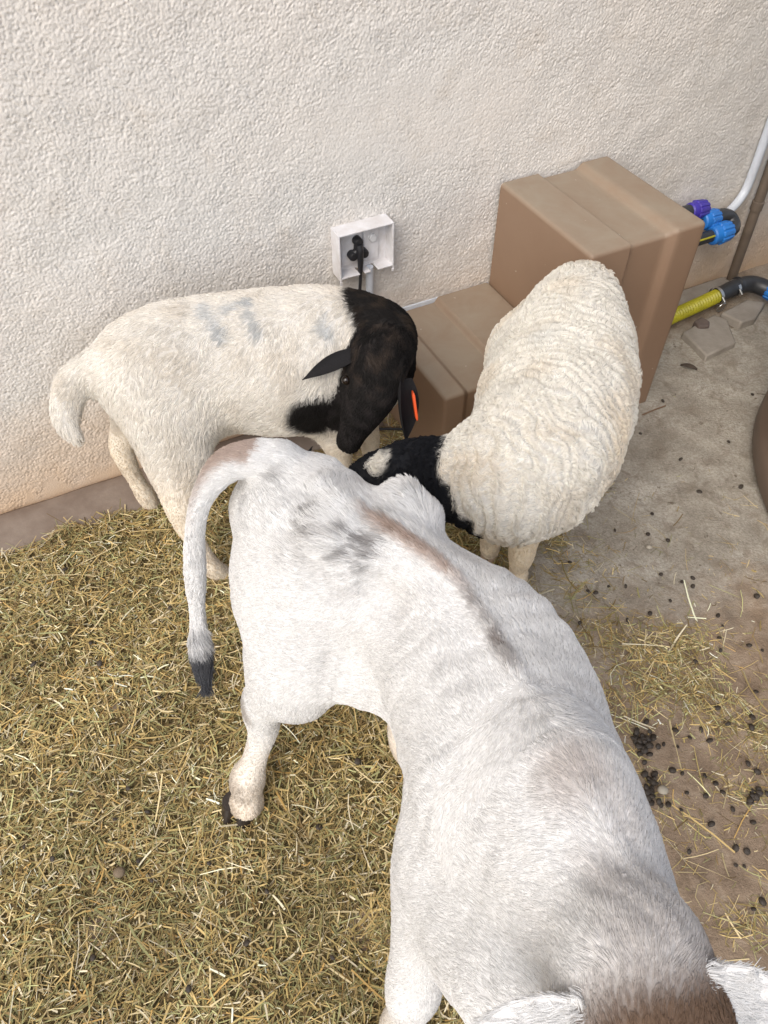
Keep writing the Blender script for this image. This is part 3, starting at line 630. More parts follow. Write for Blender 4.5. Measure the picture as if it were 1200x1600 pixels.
def coat(name, parent, V, F, N, n, length, comb, col, lift, mat, rad=0.0005, K=5, clump=0.5, cn=14, jit=0.25, swirl=0.3, swirl_scale=0.08, wave=None, dens=None, seed=1, colvar=0.12, clump_size=None):
    r = np.random.default_rng(seed)
    tri = np.vstack([F[:, [0, 1, 2]], F[:, [0, 2, 3]]]); ar = np.linalg.norm(np.cross(V[tri[:, 1]]-V[tri[:, 0]], V[tri[:, 2]]-V[tri[:, 0]]), axis=1)
    w = ar*(dens[tri].mean(1) if dens is not None else 1.0)*(length[tri].mean(1) > 0.0012)
    ti = r.choice(len(tri), n, p=w/w.sum()); u, v = r.uniform(0, 1, n), r.uniform(0, 1, n); m = u+v > 1; u[m], v[m] = 1-u[m], 1-v[m]
    bc = np.stack([1-u-v, u, v], 1); T3 = tri[ti]
    I = lambda A: (A[T3]*bc[..., None]).sum(1) if A.ndim == 2 else (A[T3]*bc).sum(1)
    p, nn, cm, ln, lf = I(V), unit(I(N)), I(comb), I(length), I(lift); c = I(col)
    if wave is not None: psi = I(wave[0]); phs = I(wave[4])
    cm = unit(cm-nn*(cm*nn).sum(1)[:, None]); bi = np.cross(nn, cm)
    ang = swirl*sines(p, swirl_scale, seed+5)+0.5*swirl*sines(p, swirl_scale*0.4, seed+6)+r.normal(0, jit, n)
    cm, bi = cm*np.cos(ang)[:, None]+bi*np.sin(ang)[:, None], bi*np.cos(ang)[:, None]-cm*np.sin(ang)[:, None]
    ln = ln*r.uniform(0.7, 1.2, n); lf = lf*r.uniform(0.7, 1.4, n)*np.clip(1+0.35*sines(p, 0.03, seed+7), 0.5, 1.6)
    X = np.zeros((n, K, 3)); X[:, 0] = p-nn*0.001; st = ln/(K-1)
    for i in range(1, K):
        f = (i-0.5)/(K-1); d = unit(cm+nn*(lf*(1.2-1.0*f))[:, None]); X[:, i] = X[:, i-1]+d*st[:, None]
    if wave is not None:
        _, lam, ampn, ampb, _p = wave; sl2 = ln[:, None]*np.linspace(0, 1, K)[None, :]
        p0 = (2*math.pi*psi/lam+phs)[:, None]; ph = p0+2*math.pi*sl2/lam; env = np.clip(ln/0.014, 0, 1)[:, None]
        X += nn[:, None, :]*(ampn*env*(np.sin(ph)-np.sin(p0)))[..., None]+bi[:, None, :]*(ampb*env*(np.cos(ph)-np.cos(p0)))[..., None]
    push = surface_lookup(V, N); X = push(X, (0.0012*np.linspace(-0.8, 1, K))[None, :])
    if clump > 0:
        ng = max(n//cn, 8); kd = kdtree.KDTree(ng)
        for i in range(ng): kd.insert(p[i], i)
        kd.balance(); near = np.fromiter((kd.find(q)[1] for q in p), dtype=np.int64, count=n)
        off = X-p[:, None, :]; go = off[near]; wt = (clump*np.linspace(0, 1, K)**0.8)[None, :, None]
        X = X*(1-wt)+(p[near][:, None, :]+go*(np.linalg.norm(off[:, -1], axis=1)/(np.linalg.norm(go[:, -1], axis=1)+1e-9))[:, None, None])*wt
        X = push(X, (0.0010*np.linspace(-0.8, 1, K))[None, :])
        cl = r.normal(0, colvar*0.6, ng)[near]
    else: cl = 0
    col_ = np.clip(c*(1+r.normal(0, colvar, n)+cl)[:, None], 0.004, 0.92)
    hc = bpy.data.hair_curves.new(name); hc.add_curves([K]*n)
    hc.attributes['position'].data.foreach_set('vector', X.astype(np.float32).ravel())
    ra = hc.attributes.get('radius') or hc.attributes.new('radius', 'FLOAT', 'POINT')
    ra.data.foreach_set('value', (np.broadcast_to(np.linspace(1, 0.45, K), (n, K))*rad*r.uniform(0.7, 1.3, n)[:, None]).astype(np.float32).ravel())
    ca = hc.attributes.new('coat', 'FLOAT_COLOR', 'CURVE'); c4 = np.ones((n, 4), np.float32); c4[:, :3] = col_; ca.data.foreach_set('color', c4.ravel())
    hc.materials.append(mat); o = bpy.data.objects.new(name, hc); C.objects.link(o); wr(o, parent); o['kind'] = 'stuff'; return o

def surface_lookup(V, N, cell=0.0075):
    lo = V.min(0)-0.05; n = np.ceil((V.max(0)+0.05-lo)/cell).astype(int)+1; G = -np.ones(n, np.int32)
    I = ((V-lo)/cell).astype(int); G[tuple(I.T)] = np.arange(len(V))
    for _ in range(3):
        for a in range(3):
            for s_ in (1, -1):
                R = np.roll(G, s_, a); m = (G < 0) & (R >= 0); G[m] = R[m]
    def push(X, least):
        J = np.clip(((X-lo)/cell).astype(int), 0, np.array(n)-1); k = G[tuple(np.moveaxis(J, -1, 0))]; ok = k >= 0; k = np.maximum(k, 0)
        h = ((X-V[k])*N[k]).sum(-1); d = np.where(ok & (h > -0.02), np.maximum(least-h, 0), 0)
        return X+N[k]*d[..., None]
    return push
def mixc(col, c, w): return col*(1-w[:, None])+np.array(c)*w[:, None]
def sph(P, c, r, soft, nz=0.0, seed=0):
    d = np.linalg.norm(P-np.asarray(c), axis=1)+nz*sines(P, 0.05, seed)
    return 1-sstep(d, r-soft, r+soft)
def ear(name, parent, root, tip, width, face, mat, col, cup=0.35, curl=0.0, tag_=None, colname='coat'):
    """leaf-shaped ear with thickness, cupped towards face"""
    root, tip, face = np.array(root), np.array(tip), unit(np.array(face, float)); ax_ = tip-root; L = np.linalg.norm(ax_); a = ax_/L
    s = unit(np.cross(a, face)); f = np.cross(s, a); V = []; nl, nw = 13, 9
    for side in (1, -1):
        for i in range(nl):
            t = i/(nl-1); w = width*0.5*(0.42+1.0*math.sin(math.pi*min(t*0.93+0.10, 1))**0.9-0.42*t)*(1 if t < 0.97 else 0.5)
            for j in range(nw):
                q = -1+2*j/(nw-1); th = 0.0055*(1-q*q)*(1-t*0.65)+0.0008
                V.append(root+a*L*t+s*w*q*(1-0.25*cup*q*q)+f*(cup*w*q*q+curl*L*t*t)+f*(side*th))
    F = []; B = nl*nw
    for i in range(nl-1):
        for j in range(nw-1):
            q = (i*nw+j, i*nw+j+1, (i+1)*nw+j+1, (i+1)*nw+j); F.append(q); F.append(tuple(B+k for k in q[::-1]))
    edge = [i*nw for i in range(nl)]+[(nl-1)*nw+j for j in range(1, nw)]+[i*nw+nw-1 for i in range(nl-2, -1, -1)]+[j for j in range(nw-2, 0, -1)]
    F += [(edge[k], edge[(k+1) % len(edge)], B+edge[(k+1) % len(edge)], B+edge[k]) for k in range(len(edge))]
    V = np.array(V); o = mesh_obj(name, V, F, mat, parent, col=np.tile(np.array(col), (len(V), 1))); fixn(o); o.data.polygons.foreach_set('use_smooth', np.ones(len(o.data.polygons), dtype=bool))
    return o
def hoof(parent, c, d, w, L, hgt, mat):
    """cloven hoof: two claws side by side, toes pointing along d"""
    d = unit(np.array([d[0], d[1], 0.0])); s = np.array([-d[1], d[0], 0]); mb = MB()
    for sg in (-1, 1):
        rows = []
        for z, f0, f1, ww in ((0.0, -0.42, 0.60, 1.0), (0.35, -0.42, 0.50, 0.98), (0.75, -0.40, 0.34, 0.90), (1.0, -0.36, 0.22, 0.80)):
            ring = []
            for k in range(12):
                th = 2*math.pi*k/12; x = math.cos(th); y = math.sin(th)
                fx = (f0+f1)/2+(f1-f0)/2*x; taper = 1-0.35*max(x, 0)**2
                ring.append(np.array(c)+d*(fx*L)+s*(sg*w*0.24+y*w*0.235*ww*taper-sg*0.06*w*max(x, 0))+np.array([0, 0, z*hgt]))
            rows.append(ring)
        b = len(mb.v); V = [p for r_ in rows for p in r_]
        F = [(i*12+k, i*12+(k+1) % 12, (i+1)*12+(k+1) % 12, (i+1)*12+k) for i in range(3) for k in range(12)]+[tuple(range(12))[::-1], tuple(36+k for k in range(12))]
        mb.add(V, F)
    return mb.build('hoof', mat, parent, smooth=True, angle=50)
def ball(name, parent, c, r, mat):
    th = np.linspace(0.001, math.pi-0.001, 9); V, F = lathe([(r*math.sin(t), c[2]-r*math.cos(t)) for t in th], 14, c); mb = MB(); mb.add(V, F); return mb.build(name, mat, parent, smooth=True, angle=180)
def S4(rows, n=5): return spline(np.array(rows, float), n)
def leg(rows, n=4):
    """rows x,y,z,r(side),r(fore),r(aft)"""
    return S4(rows, n)
def P3(px, py, z): return tuple(at(px, py, z))
UPZ = (0, 0, 1)

# ---- calf
def make_calf():
    d = unit(np.array([0.62, -0.78, 0])); sd = np.array([d[1], -d[0], 0])          # sd: its right-hand side (away from the wall)
    def top(px, py, z, a, dt, db, sh=0.0):
        p = at(px, py, z); return [p[0]+sh*sd[0], p[1]+sh*sd[1], z-dt, a, dt, db]
    torso = S4([top(425, 745, 0.748, 0.048, 0.07, 0.08), top(458, 730, 0.780, 0.080, 0.13, 0.14, 0.008), top(530, 768, 0.800, 0.106, 0.16, 0.21, 0.014), top(632, 840, 0.796, 0.100, 0.16, 0.225, 0.0),
                top(710, 935, 0.788, 0.126, 0.18, 0.235, -0.020), top(785, 1050, 0.798, 0.136, 0.19, 0.225, -0.014), top(845, 1145, 0.815, 0.124, 0.20, 0.22, -0.006), top(900, 1235, 0.840, 0.112, 0.20, 0.23), top(945, 1340, 0.828, 0.090, 0.16, 0.18)], 5)
    neck = S4([top(908, 1260, 0.830, 0.092, 0.15, 0.24), top(943, 1350, 0.835, 0.082, 0.13, 0.24), top(973, 1430, 0.850, 0.070, 0.11, 0.20), top(1002, 1500, 0.872, 0.064, 0.095, 0.12)], 5)
    head = S4([(0.238, 0.145, 0.815, 0.068, 0.066, 0.080), (0.240, 0.085, 0.800, 0.082, 0.070, 0.085), (0.242, 0.010, 0.755, 0.078, 0.062, 0.075), (0.244, -0.070, 0.705, 0.058, 0.048, 0.058), (0.246, -0.135, 0.655, 0.055, 0.044, 0.048), (0.246, -0.160, 0.635, 0.048, 0.036, 0.038)], 4)
    hr = P3(381, 1262, 0.0); fr_ = P3(386, 1218, 0.105)
    hk = P3(410, 1108, 0.335)
    thigh = S4([(*P3(480, 815, 0.70), 0.074, 0.11, 0.082), (*P3(456, 905, 0.62), 0.090, 0.13, 0.102), (*P3(458, 1000, 0.53), 0.078, 0.105, 0.090), (*P3(458, 1062, 0.46), 0.062, 0.078, 0.070)], 5)
    rhind = S4([(*P3(445, 1040, 0.48), 0.062, 0.075, 0.070), (*P3(425, 1085, 0.40), 0.043, 0.046, 0.050), (*hk, 0.035, 0.040, 0.050), (*P3(412, 1140, 0.255), 0.026, 0.027, 0.031), (*P3(402, 1172, 0.19), 0.0225, 0.024, 0.025), (*P3(394, 1196, 0.145), 0.0245, 0.026, 0.027), (*fr_, 0.036, 0.036, 0.037), (*P3(386, 1238, 0.070), 0.030, 0.030, 0.032), (*P3(385, 1252, 0.045), 0.036, 0.036, 0.034)], 4)
    lh = np.array([0.075, 0.665, 0.0])
    lhind = S4([(0.000, 0.760, 0.64, 0.070, 0.12, 0.10), (0.008, 0.745, 0.55, 0.064, 0.105, 0.09), (0.022, 0.748, 0.44, 0.050, 0.058, 0.056), (0.020, 0.765, 0.335, 0.036, 0.040, 0.046), (0.030, 0.730, 0.22, 0.026, 0.027, 0.030), (0.046, 0.688, 0.105, 0.036, 0.036, 0.036), (lh[0], lh[1]+0.008, 0.045, 0.034, 0.036, 0.034)], 4)
    rf = np.array((0.032, 0.176, 0))
    rfore = S4([(0.115, 0.345, 0.66, 0.060, 0.09, 0.09), (0.095, 0.315, 0.55, 0.060, 0.09, 0.085), (0.066, 0.268, 0.45, 0.050, 0.062, 0.060), (0.050, 0.232, 0.36, 0.041, 0.044, 0.044), (0.042, 0.208, 0.27, 0.041, 0.042, 0.040), (0.037, 0.196, 0.18, 0.031, 0.031, 0.031), (0.030, 0.186, 0.095, 0.037, 0.037, 0.037), (0.026, 0.178, 0.035, 0.033, 0.035, 0.033)], 4)
    lf = np.array([0.302, 0.342, 0])
    lfore = S4([(0.255, 0.430, 0.62, 0.05, 0.085, 0.085), (0.265, 0.415, 0.50, 0.045, 0.075, 0.07), (0.275, 0.395, 0.40, 0.040, 0.050, 0.048), (0.285, 0.375, 0.28, 0.039, 0.041, 0.039), (0.292, 0.360, 0.18, 0.030, 0.031, 0.031), (0.298, 0.348, 0.09, 0.036, 0.037, 0.037), (*lf[:2], 0.038, 0.033, 0.035, 0.033)], 4)
    hipr = [(*P3(520, 838, 0.772), 0.034, 0.030, 0.035), (*P3(556, 872, 0.752), 0.030, 0.030, 0.035)]
    hipl = [(*P3(632, 778, 0.765), 0.030, 0.028, 0.034), (*P3(662, 806, 0.735), 0.028, 0.028, 0.034)]
    blade = S4([(*P3(890, 1250, 0.775), 0.045, 0.08, 0.08), (*P3(815, 1300, 0.68), 0.05, 0.09, 0.09), (*P3(730, 1350, 0.57), 0.05, 0.08, 0.08)], 4)
    tl = S4([(*P3(440, 722, 0.785), 0.034, 0.034, 0.034), (*P3(395, 716, 0.79), 0.029, 0.03, 0.03), (*P3(352, 732, 0.775), 0.024, 0.025, 0.025), (*P3(318, 775, 0.735), 0.020, 0.020, 0.020), (*P3(305, 830, 0.675), 0.017, 0.017, 0.017), (*P3(304, 890, 0.60), 0.0145, 0.0145, 0.0145), (*P3(308, 960, 0.52), 0.015, 0.015, 0.015), (*P3(312, 1010, 0.46), 0.016, 0.016, 0.016), (*P3(320, 1062, 0.405), 0.009, 0.009, 0.009)], 5)
    rib = S4([(*P3(790, 965, 0.70), 0.05, 0.05, 0.06), (*P3(835, 1010, 0.685), 0.055, 0.055, 0.06), (*P3(870, 1080, 0.68), 0.05, 0.05, 0.06)], 4)
    brisket = S4([(0.125, 0.315, 0.52, 0.085, 0.10, 0.10), (0.128, 0.235, 0.545, 0.080, 0.09, 0.09), (0.150, 0.175, 0.610, 0.070, 0.08, 0.08)], 4)
    flank = S4([(*P3(490, 985, 0.54), 0.05, 0.06, 0.055), (*P3(520, 1030, 0.51), 0.045, 0.05, 0.045), (*P3(575, 1055, 0.52), 0.05, 0.06, 0.055)], 4)
    tubes = [(torso, UPZ, 0.04), (neck, UPZ, 0.06), (head, UPZ, 0.04), (thigh, tuple(d), 0.07), (rhind, tuple(d), 0.03), (lhind, tuple(d), 0.05), (rfore, tuple(d), 0.05), (lfore, tuple(d), 0.05), (hipr, UPZ, 0.035), (hipl, UPZ, 0.035), (blade, tuple(d), 0.06), (brisket, UPZ, 0.06), (flank, UPZ, 0.05), (rib, UPZ, 0.05), (tl, (0.6, 0.8, 0.02), 0.02)]
    V, F = build_field(tubes, 0.0075); N = normals(V, F)
    # shallow folds and ribs of a lean calf
    st, dist, T = along(V, torso); spine0 = np.array([(r[0], r[1], r[2]+r[4]) for r in torso]); s0_, d0_, _ = along(V, spine0)
    ridge = np.exp(-(d0_/0.016)**2)*sstep(s0_, 0.04, 0.10); V = V+np.array([0, 0, 1.0])*(ridge*(0.0085+0.0008*np.cos(s0_*2*math.pi/0.034)))[:, None]
    ribs = sstep(V[:, 2], 0.42, 0.55)*(1-sstep(V[:, 2], 0.72, 0.79))*sstep(st, 0.30, 0.38)*(1-sstep(st, 0.55, 0.62))
    V = V+N*(0.0004*ribs*np.sin(st*2*math.pi/0.038+1.2*sines(V, 0.3, 3)))[:, None]
    for px, py, z, r_, dp in ((590, 935, 0.745, 0.048, 0.023), (640, 960, 0.70, 0.06, 0.013), (470, 790, 0.765, 0.034, 0.014), (720, 860, 0.74, 0.045, 0.015), (575, 800, 0.80, 0.030, 0.005), (450, 960, 0.60, 0.035, 0.005), (520, 1000, 0.57, 0.03, 0.006), (860, 1235, 0.79, 0.035, 0.006), (690, 1290, 0.62, 0.035, 0.008), (655, 1330, 0.55, 0.025, 0.006)):
        V = V-N*(dp*np.exp(-(np.linalg.norm(V-at(px, py, z), axis=1)/r_)**2))[:, None]
    fur = np.stack([st, 0.28*V[:, 2], 0.6*((V-torso[0, :3])@sd)], 1); V = V+N*(sstep(V[:, 2], 0.4, 0.55)*(0.0013*sines(fur, 0.020, 27)+0.0010*sines(fur, 0.045, 28)))[:, None]
    nfold = sstep(V[:, 2], 0.6, 0.7)*(1-sstep(np.linalg.norm(V-at(900, 1420, 0.78), axis=1), 0.10, 0.17))*(V[:, 1] > 0.14)
    V = V+N*(0.0009*nfold*np.sin(((V[:, 0]*0.85+V[:, 1]*0.5)+0.012*sines(V, 0.12, 6))*2*math.pi/0.030))[:, None]
    V = V+N*(0.0022*sines(V, 0.09, 4))[:, None]; N = normals(V, F)
    white = np.array((0.79, 0.782, 0.768)); col = np.tile(white, (len(V), 1)); nz = sines(V, 0.06, 8); nf = sines(V, 0.018, 9)
    spine = np.array([(r[0], r[1], r[2]+r[4]) for r in torso]); ss, ds, _ = along(V, spine)
    lat = (V-spine[0])@sd                                                        # only for the stripe side bias
    stripe = (1-sstep(ds+0.004*nz, 0.001, 0.012))*(sstep(ss, 0.01, 0.05)*(1-sstep(ss, 0.36, 0.44)))
    col = mixc(col, (0.34, 0.21, 0.14), stripe*0.78)
    stripe2 = (1-sstep(ds+0.004*nz, 0.002, 0.012))*sstep(ss, 0.38, 0.42)*(1-sstep(ss, 0.55, 0.60)); col = mixc(col, (0.13, 0.09, 0.07), stripe2*0.85)
    col = mixc(col, (0.36, 0.27, 0.215), sph(V, P3(920, 1222, 0.838), 0.034, 0.028, 0.012, 11)*0.55)
    col = mixc(col, (0.38, 0.29, 0.24), sph(V, P3(958, 1320, 0.828), 0.026, 0.026, 0.014, 12)*0.45)
    col = mixc(col, (0.36, 0.32, 0.30), sph(V, P3(965, 1390, 0.85), 0.022, 0.02, 0.010, 18)*0.5)
    for px, py, z, r_, w in ((485, 818, 0.79, 0.026, 0.75), (545, 868, 0.78, 0.040, 0.6), (520, 940, 0.74, 0.03, 0.3), (590, 905, 0.77, 0.028, 0.5), (575, 835, 0.79, 0.035, 0.35), (622, 790, 0.80, 0.026, 0.6), (640, 770, 0.79, 0.018, 0.4), (440, 745, 0.79, 0.020, 0.45), (385, 800, 0.72, 0.025, 0.3), (700, 1060, 0.76, 0.04, 0.22)):
        col = mixc(col, (0.11, 0.095, 0.088), sph(V, P3(px, py, z), r_*0.9, r_*0.7, 0.014, int(px))*w*np.clip(0.35+0.8*nf+0.7*sines(V, 0.007, 31), 0.0, 1.0))
    col = mixc(col, (0.30, 0.26, 0.235), 0.16*sstep(V[:, 2], 0.6, 0.75)*sstep(ss, 0.05, 0.2)*(1-sstep(ss, 0.30, 0.45))*np.clip(nf+nz*0.6, 0, 1))
    hb = np.array((0.165, 0.105, 0.068)); A_, B_ = at(1095, 1490, 0.86), at(870, 1605, 0.86); pn = unit(np.array([(B_-A_)[1], -(B_-A_)[0], 0.0])); pn = pn*(1 if pn[1] < 0 else -1)
    hw = sstep((V-A_)@pn+0.010*nz, -0.034, 0.036)*sstep(V[:, 2], 0.62, 0.70)
    col = mixc(col, hb, hw)
    nk = sph(V, P3(1015, 1465, 0.868), 0.05, 0.035, 0.01, 14); col = mixc(col, (0.26, 0.18, 0.125), nk*0.38*(1-hw))
    tls, tld, _ = along(V, tl); on_tail = tld < 0.04
    tb = on_tail*sstep(tls+0.012*nf, tls[on_tail].max()-0.115, tls[on_tail].max()-0.07); col = mixc(col, (0.022, 0.024, 0.034), tb*0.92)
    col = mixc(col, (0.33, 0.20, 0.13), on_tail*sstep(N[:, 2], 0.3, 0.8)*(tls < 0.20)*(tls > 0.03)*0.7)
    low = 1-sstep(V[:, 2], 0.02, 0.34); col = mixc(col, (0.76, 0.64, 0.49), low*0.7*(V[:, 1] > 0.1))
    col = mixc(col, (0.40, 0.33, 0.25), (1-sstep(V[:, 2], 0.04, 0.22))*np.clip(0.25+0.55*nf+0.3*nz, 0, 0.7)); col = mixc(col, (0.22, 0.17, 0.12), sph(V, P3(376, 1108, 0.34), 0.026, 0.016, 0.012, 19)*0.6)
    col = mixc(col, (0.30, 0.25, 0.20), sph(V, P3(362, 1235, 0.10), 0.030, 0.02, 0.01, 15)*0.45)
    skin = 1-0.25*sstep(V[:, 2], 0.25, 0.45)
    root = empty('calf', (0.1, 0.5, 0)); tag(root, 'white calf with a brown back stripe and black tail tip standing in the hay', 'calf')
    mesh_obj('body', V, F, M_hide, root, col=col*skin[:, None])
    # comb: back and down the flanks, down the legs and tail
    _, _, Tt = along(V, np.vstack([torso, neck])); comb = -Tt*0.9+np.array([0, 0, -0.55])
    comb += np.where((V[:, 2] < 0.5)[:, None], np.array([0, 0, -1.5]), 0)
    legm = 1-sstep(V[:, 2], 0.42, 0.56); comb = np.where(on_tail[:, None] & (tls > 0.03)[:, None], along(V, tl)[2], comb)
    hd = (V[:, 1] < 0.13) & (V[:, 2] > 0.56); comb = np.where(hd[:, None], np.array([0, 1.0, 0.5]), comb)
    ln = 0.0115*(1-legm)+0.0075*legm; ln = np.where(hd, 0.010, ln); ln = np.where(on_tail & (tls > 0.05), 0.018, ln); ln = np.where(tb > 0.05, 0.034, ln); ln = np.where(V[:, 2] < 0.03, 0, ln)
    fluff = sph(V, P3(630, 790, 0.79), 0.07, 0.05)+sph(V, P3(480, 830, 0.78), 0.07, 0.05)+sph(V, P3(440, 745, 0.79), 0.05, 0.03); ln = ln*(1+0.7*np.clip(fluff, 0, 1))
    lift = 0.17+0.16*np.clip(fluff, 0, 1); lift = np.where(on_tail, 0.12, lift)
    dens = 0.6+0.4*sstep(V[:, 2], 0.35, 0.55); dens = np.where(on_tail, 2.2, dens); dens = np.where(tb > 0.05, 3.0, dens)*np.where(N[:, 2] < -0.5, 0.3, 1)
    coat('coat', root, V, F, N, 460000, ln, comb, col, lift, M_fur, 0.00052, 4, 0.50, 10, 0.16, 0.38, 0.09, None, dens, 21, 0.065)
    for p, v in ((np.array(hr)+np.array([-0.006, -0.015, 0]), np.array([-0.30, -1.0, 0])), (lh, d), (rf*0+np.array([0.024, 0.174, 0]), d), (lf, d)):
        hoof(root, (p[0], p[1], 0.004), v, 0.080, 0.074, 0.048, M_hoof_d)
    e1 = ear('ear', root, P3(930, 1592, 0.840), P3(720, 1630, 0.785), 0.056, (0.1, -0.5, 0.8), M_hide, (0.68, 0.665, 0.65), 0.3)
    e2 = ear('ear', root, P3(1075, 1545, 0.850), P3(1240, 1612, 0.795), 0.070, (-0.1, -0.5, 0.8), M_hide, (0.68, 0.665, 0.65), 0.3)
    for e_, sg in ((e1, -1), (e2, 1)):
        m_ = e_.data; q = [tuple(p.vertices) for p in m_.polygons if len(p.vertices) == 4]; ve = np.array([v.co for v in m_.vertices]); qe = np.array(q)
        coat('ear_hair', e_, ve, qe, np.array([v.normal for v in m_.vertices]), 9000, np.full(len(ve), 0.014), np.tile(np.array([sg*1.0, 0, -0.3]), (len(ve), 1)), np.tile(white, (len(ve), 1)), np.full(len(ve), 0.3), M_fur, 0.00034, 5, 0.5, 9, 0.25, 0.3, 0.05, None, None, 23, 0.08)
    for sg in (-1, 1): ball('eye', root, (0.242+sg*0.079, 0.005, 0.778), 0.019, M_eye)
    mb = MB(); th = np.linspace(0, 2*math.pi, 18, endpoint=False); c = np.array((0.246, -0.176, 0.640)); n_ = unit(np.array([0, -0.8, -0.35])); u_ = np.array([1.0, 0, 0]); v_ = np.cross(n_, u_)
    rings = [(1.0, -0.004), (0.97, 0.006), (0.7, 0.014), (0.25, 0.018)]; Vn = [c+u_*0.043*k*math.cos(t)+v_*0.030*k*math.sin(t)+n_*o_ for k, o_ in rings for t in th]
    Fn = [(i*18+k, i*18+(k+1) % 18, (i+1)*18+(k+1) % 18, (i+1)*18+k) for i in range(3) for k in range(18)]+[tuple(54+k for k in range(18))]; mb.add(Vn, Fn); mb.build('nose', M_nose, root, smooth=True)
    return root

# ---- sheep standing along the wall, head hanging
def make_sheep_side():
    torso = S4([(-0.585, 1.395, 0.510, 0.070, 0.065, 0.10), (-0.545, 1.412, 0.497, 0.115, 0.118, 0.15), (-0.47, 1.430, 0.490, 0.146, 0.158, 0.165), (-0.36, 1.445, 0.485, 0.152, 0.172, 0.16), (-0.24, 1.455, 0.480, 0.155, 0.180, 0.17), (-0.14, 1.462, 0.480, 0.138, 0.176, 0.18), (-0.07, 1.470, 0.475, 0.105, 0.150, 0.165), (-0.03, 1.475, 0.465, 0.075, 0.11, 0.12)], 5)
    neck = S4([(-0.12, 1.465, 0.530, 0.095, 0.118, 0.12), (-0.06, 1.465, 0.550, 0.080, 0.100, 0.11), (-0.012, 1.445, 0.565, 0.072, 0.085, 0.09), (0.006, 1.400, 0.580, 0.064, 0.066, 0.075), (0.0, 1.365, 0.590, 0.056, 0.055, 0.06)], 6)
    head = S4([(0.000, 1.372, 0.590, 0.058, 0.056, 0.060), (-0.012, 1.338, 0.585, 0.064, 0.056, 0.066), (-0.026, 1.312, 0.545, 0.062, 0.048, 0.068), (-0.047, 1.294, 0.490, 0.047, 0.039, 0.056), (-0.067, 1.280, 0.440, 0.035, 0.031, 0.042), (-0.080, 1.272, 0.408, 0.032, 0.028, 0.033)], 5)
    nh = P3(347, 905, 0.0); fh = P3(238, 795, 0.0)
    thn = S4([(-0.50, 1.36, 0.52, 0.085, 0.12, 0.11), (-0.495, 1.315, 0.42, 0.075, 0.105, 0.095), (-0.490, 1.280, 0.33, 0.055, 0.070, 0.065)], 5)
    nhl = S4([(-0.490, 1.285, 0.34, 0.055, 0.070, 0.065), (*P3(283, 775, 0.27), 0.042, 0.048, 0.050), (*P3(290, 815, 0.20), 0.027, 0.029, 0.033), (*P3(312, 855, 0.125), 0.0205, 0.021, 0.023), (*P3(330, 885, 0.07), 0.024, 0.025, 0.025), (nh[0], nh[1], 0.028, 0.023, 0.026, 0.022)], 4)
    thf = S4([(-0.585, 1.47, 0.48, 0.075, 0.11, 0.10), (-0.61, 1.475, 0.39, 0.06, 0.085, 0.08), (*P3(212, 655, 0.30), 0.043, 0.052, 0.050)], 5)
    fhl = S4([(*P3(214, 648, 0.31), 0.045, 0.054, 0.052), (*P3(192, 690, 0.235), 0.032, 0.034, 0.036), (*P3(196, 715, 0.19), 0.0255, 0.027, 0.030), (*P3(212, 748, 0.12), 0.0205, 0.021, 0.022), (*P3(226, 772, 0.065), 0.024, 0.025, 0.025), (fh[0], fh[1], 0.028, 0.023, 0.026, 0.022)], 4)
    fn = S4([(-0.115, 1.40, 0.42, 0.060, 0.075, 0.075), (-0.115, 1.385, 0.33, 0.042, 0.05, 0.05), (-0.112, 1.385, 0.25, 0.029, 0.031, 0.031), (-0.110, 1.388, 0.19, 0.027, 0.028, 0.027), (-0.110, 1.385, 0.12, 0.0195, 0.020, 0.020), (-0.110, 1.380, 0.065, 0.023, 0.024, 0.024), (-0.108, 1.372, 0.028, 0.022, 0.025, 0.022)], 4)
    ff = S4([(-0.065, 1.51, 0.42, 0.055, 0.07, 0.07), (-0.055, 1.515, 0.33, 0.042, 0.05, 0.05), (-0.045, 1.510, 0.25, 0.029, 0.031, 0.031), (-0.040, 1.505, 0.19, 0.027, 0.028, 0.027), (-0.036, 1.50, 0.12, 0.0195, 0.020, 0.020), (-0.034, 1.495, 0.065, 0.023, 0.024, 0.024), (-0.030, 1.488, 0.028, 0.022, 0.025, 0.022)], 4)
    tl = S4([(-0.575, 1.405, 0.53, 0.046, 0.042, 0.045), (*P3(160, 572, 0.535), 0.042, 0.036, 0.036), (*P3(124, 592, 0.51), 0.040, 0.030, 0.032), (*P3(106, 630, 0.46), 0.036, 0.026, 0.028), (*P3(105, 662, 0.42), 0.029, 0.022, 0.023), (*P3(119, 682, 0.395), 0.018, 0.015, 0.015)], 5)
    tubes = [(torso, UPZ, 0.04), (neck, UPZ, 0.06), (head, (-0.35, -0.85, 0.35), 0.028), (thn, (1, 0, 0.01), 0.05), (nhl, (1, 0, 0.01), 0.03), (thf, (1, 0, 0.01), 0.05), (fhl, (1, 0, 0.01), 0.03), (fn, (1, 0, 0.01), 0.04), (ff, (1, 0, 0.01), 0.04), (tl, (0.1, -1, 0.1), 0.03)]
    V, F = build_field(tubes, 0.0065); N = normals(V, F)
    V = V+N*(0.003*sines(V, 0.08, 51)*sstep(V[:, 2], 0.28, 0.36))[:, None]; N = normals(V, F)
    for q, r_, dp in ((P3(538, 691, 0.415), 0.0075, 0.005), (P3(556, 694, 0.415), 0.0075, 0.005), (P3(540, 600, 0.55), 0.016, 0.005), (P3(604, 615, 0.54), 0.016, 0.005), (P3(560, 650, 0.49), 0.02, -0.003)):
        V = V-N*(dp*np.exp(-(np.linalg.norm(V-np.array(q), axis=1)/r_)**2))[:, None]
    N = normals(V, F)
    nz = sines(V, 0.05, 52); nf = sines(V, 0.016, 53)
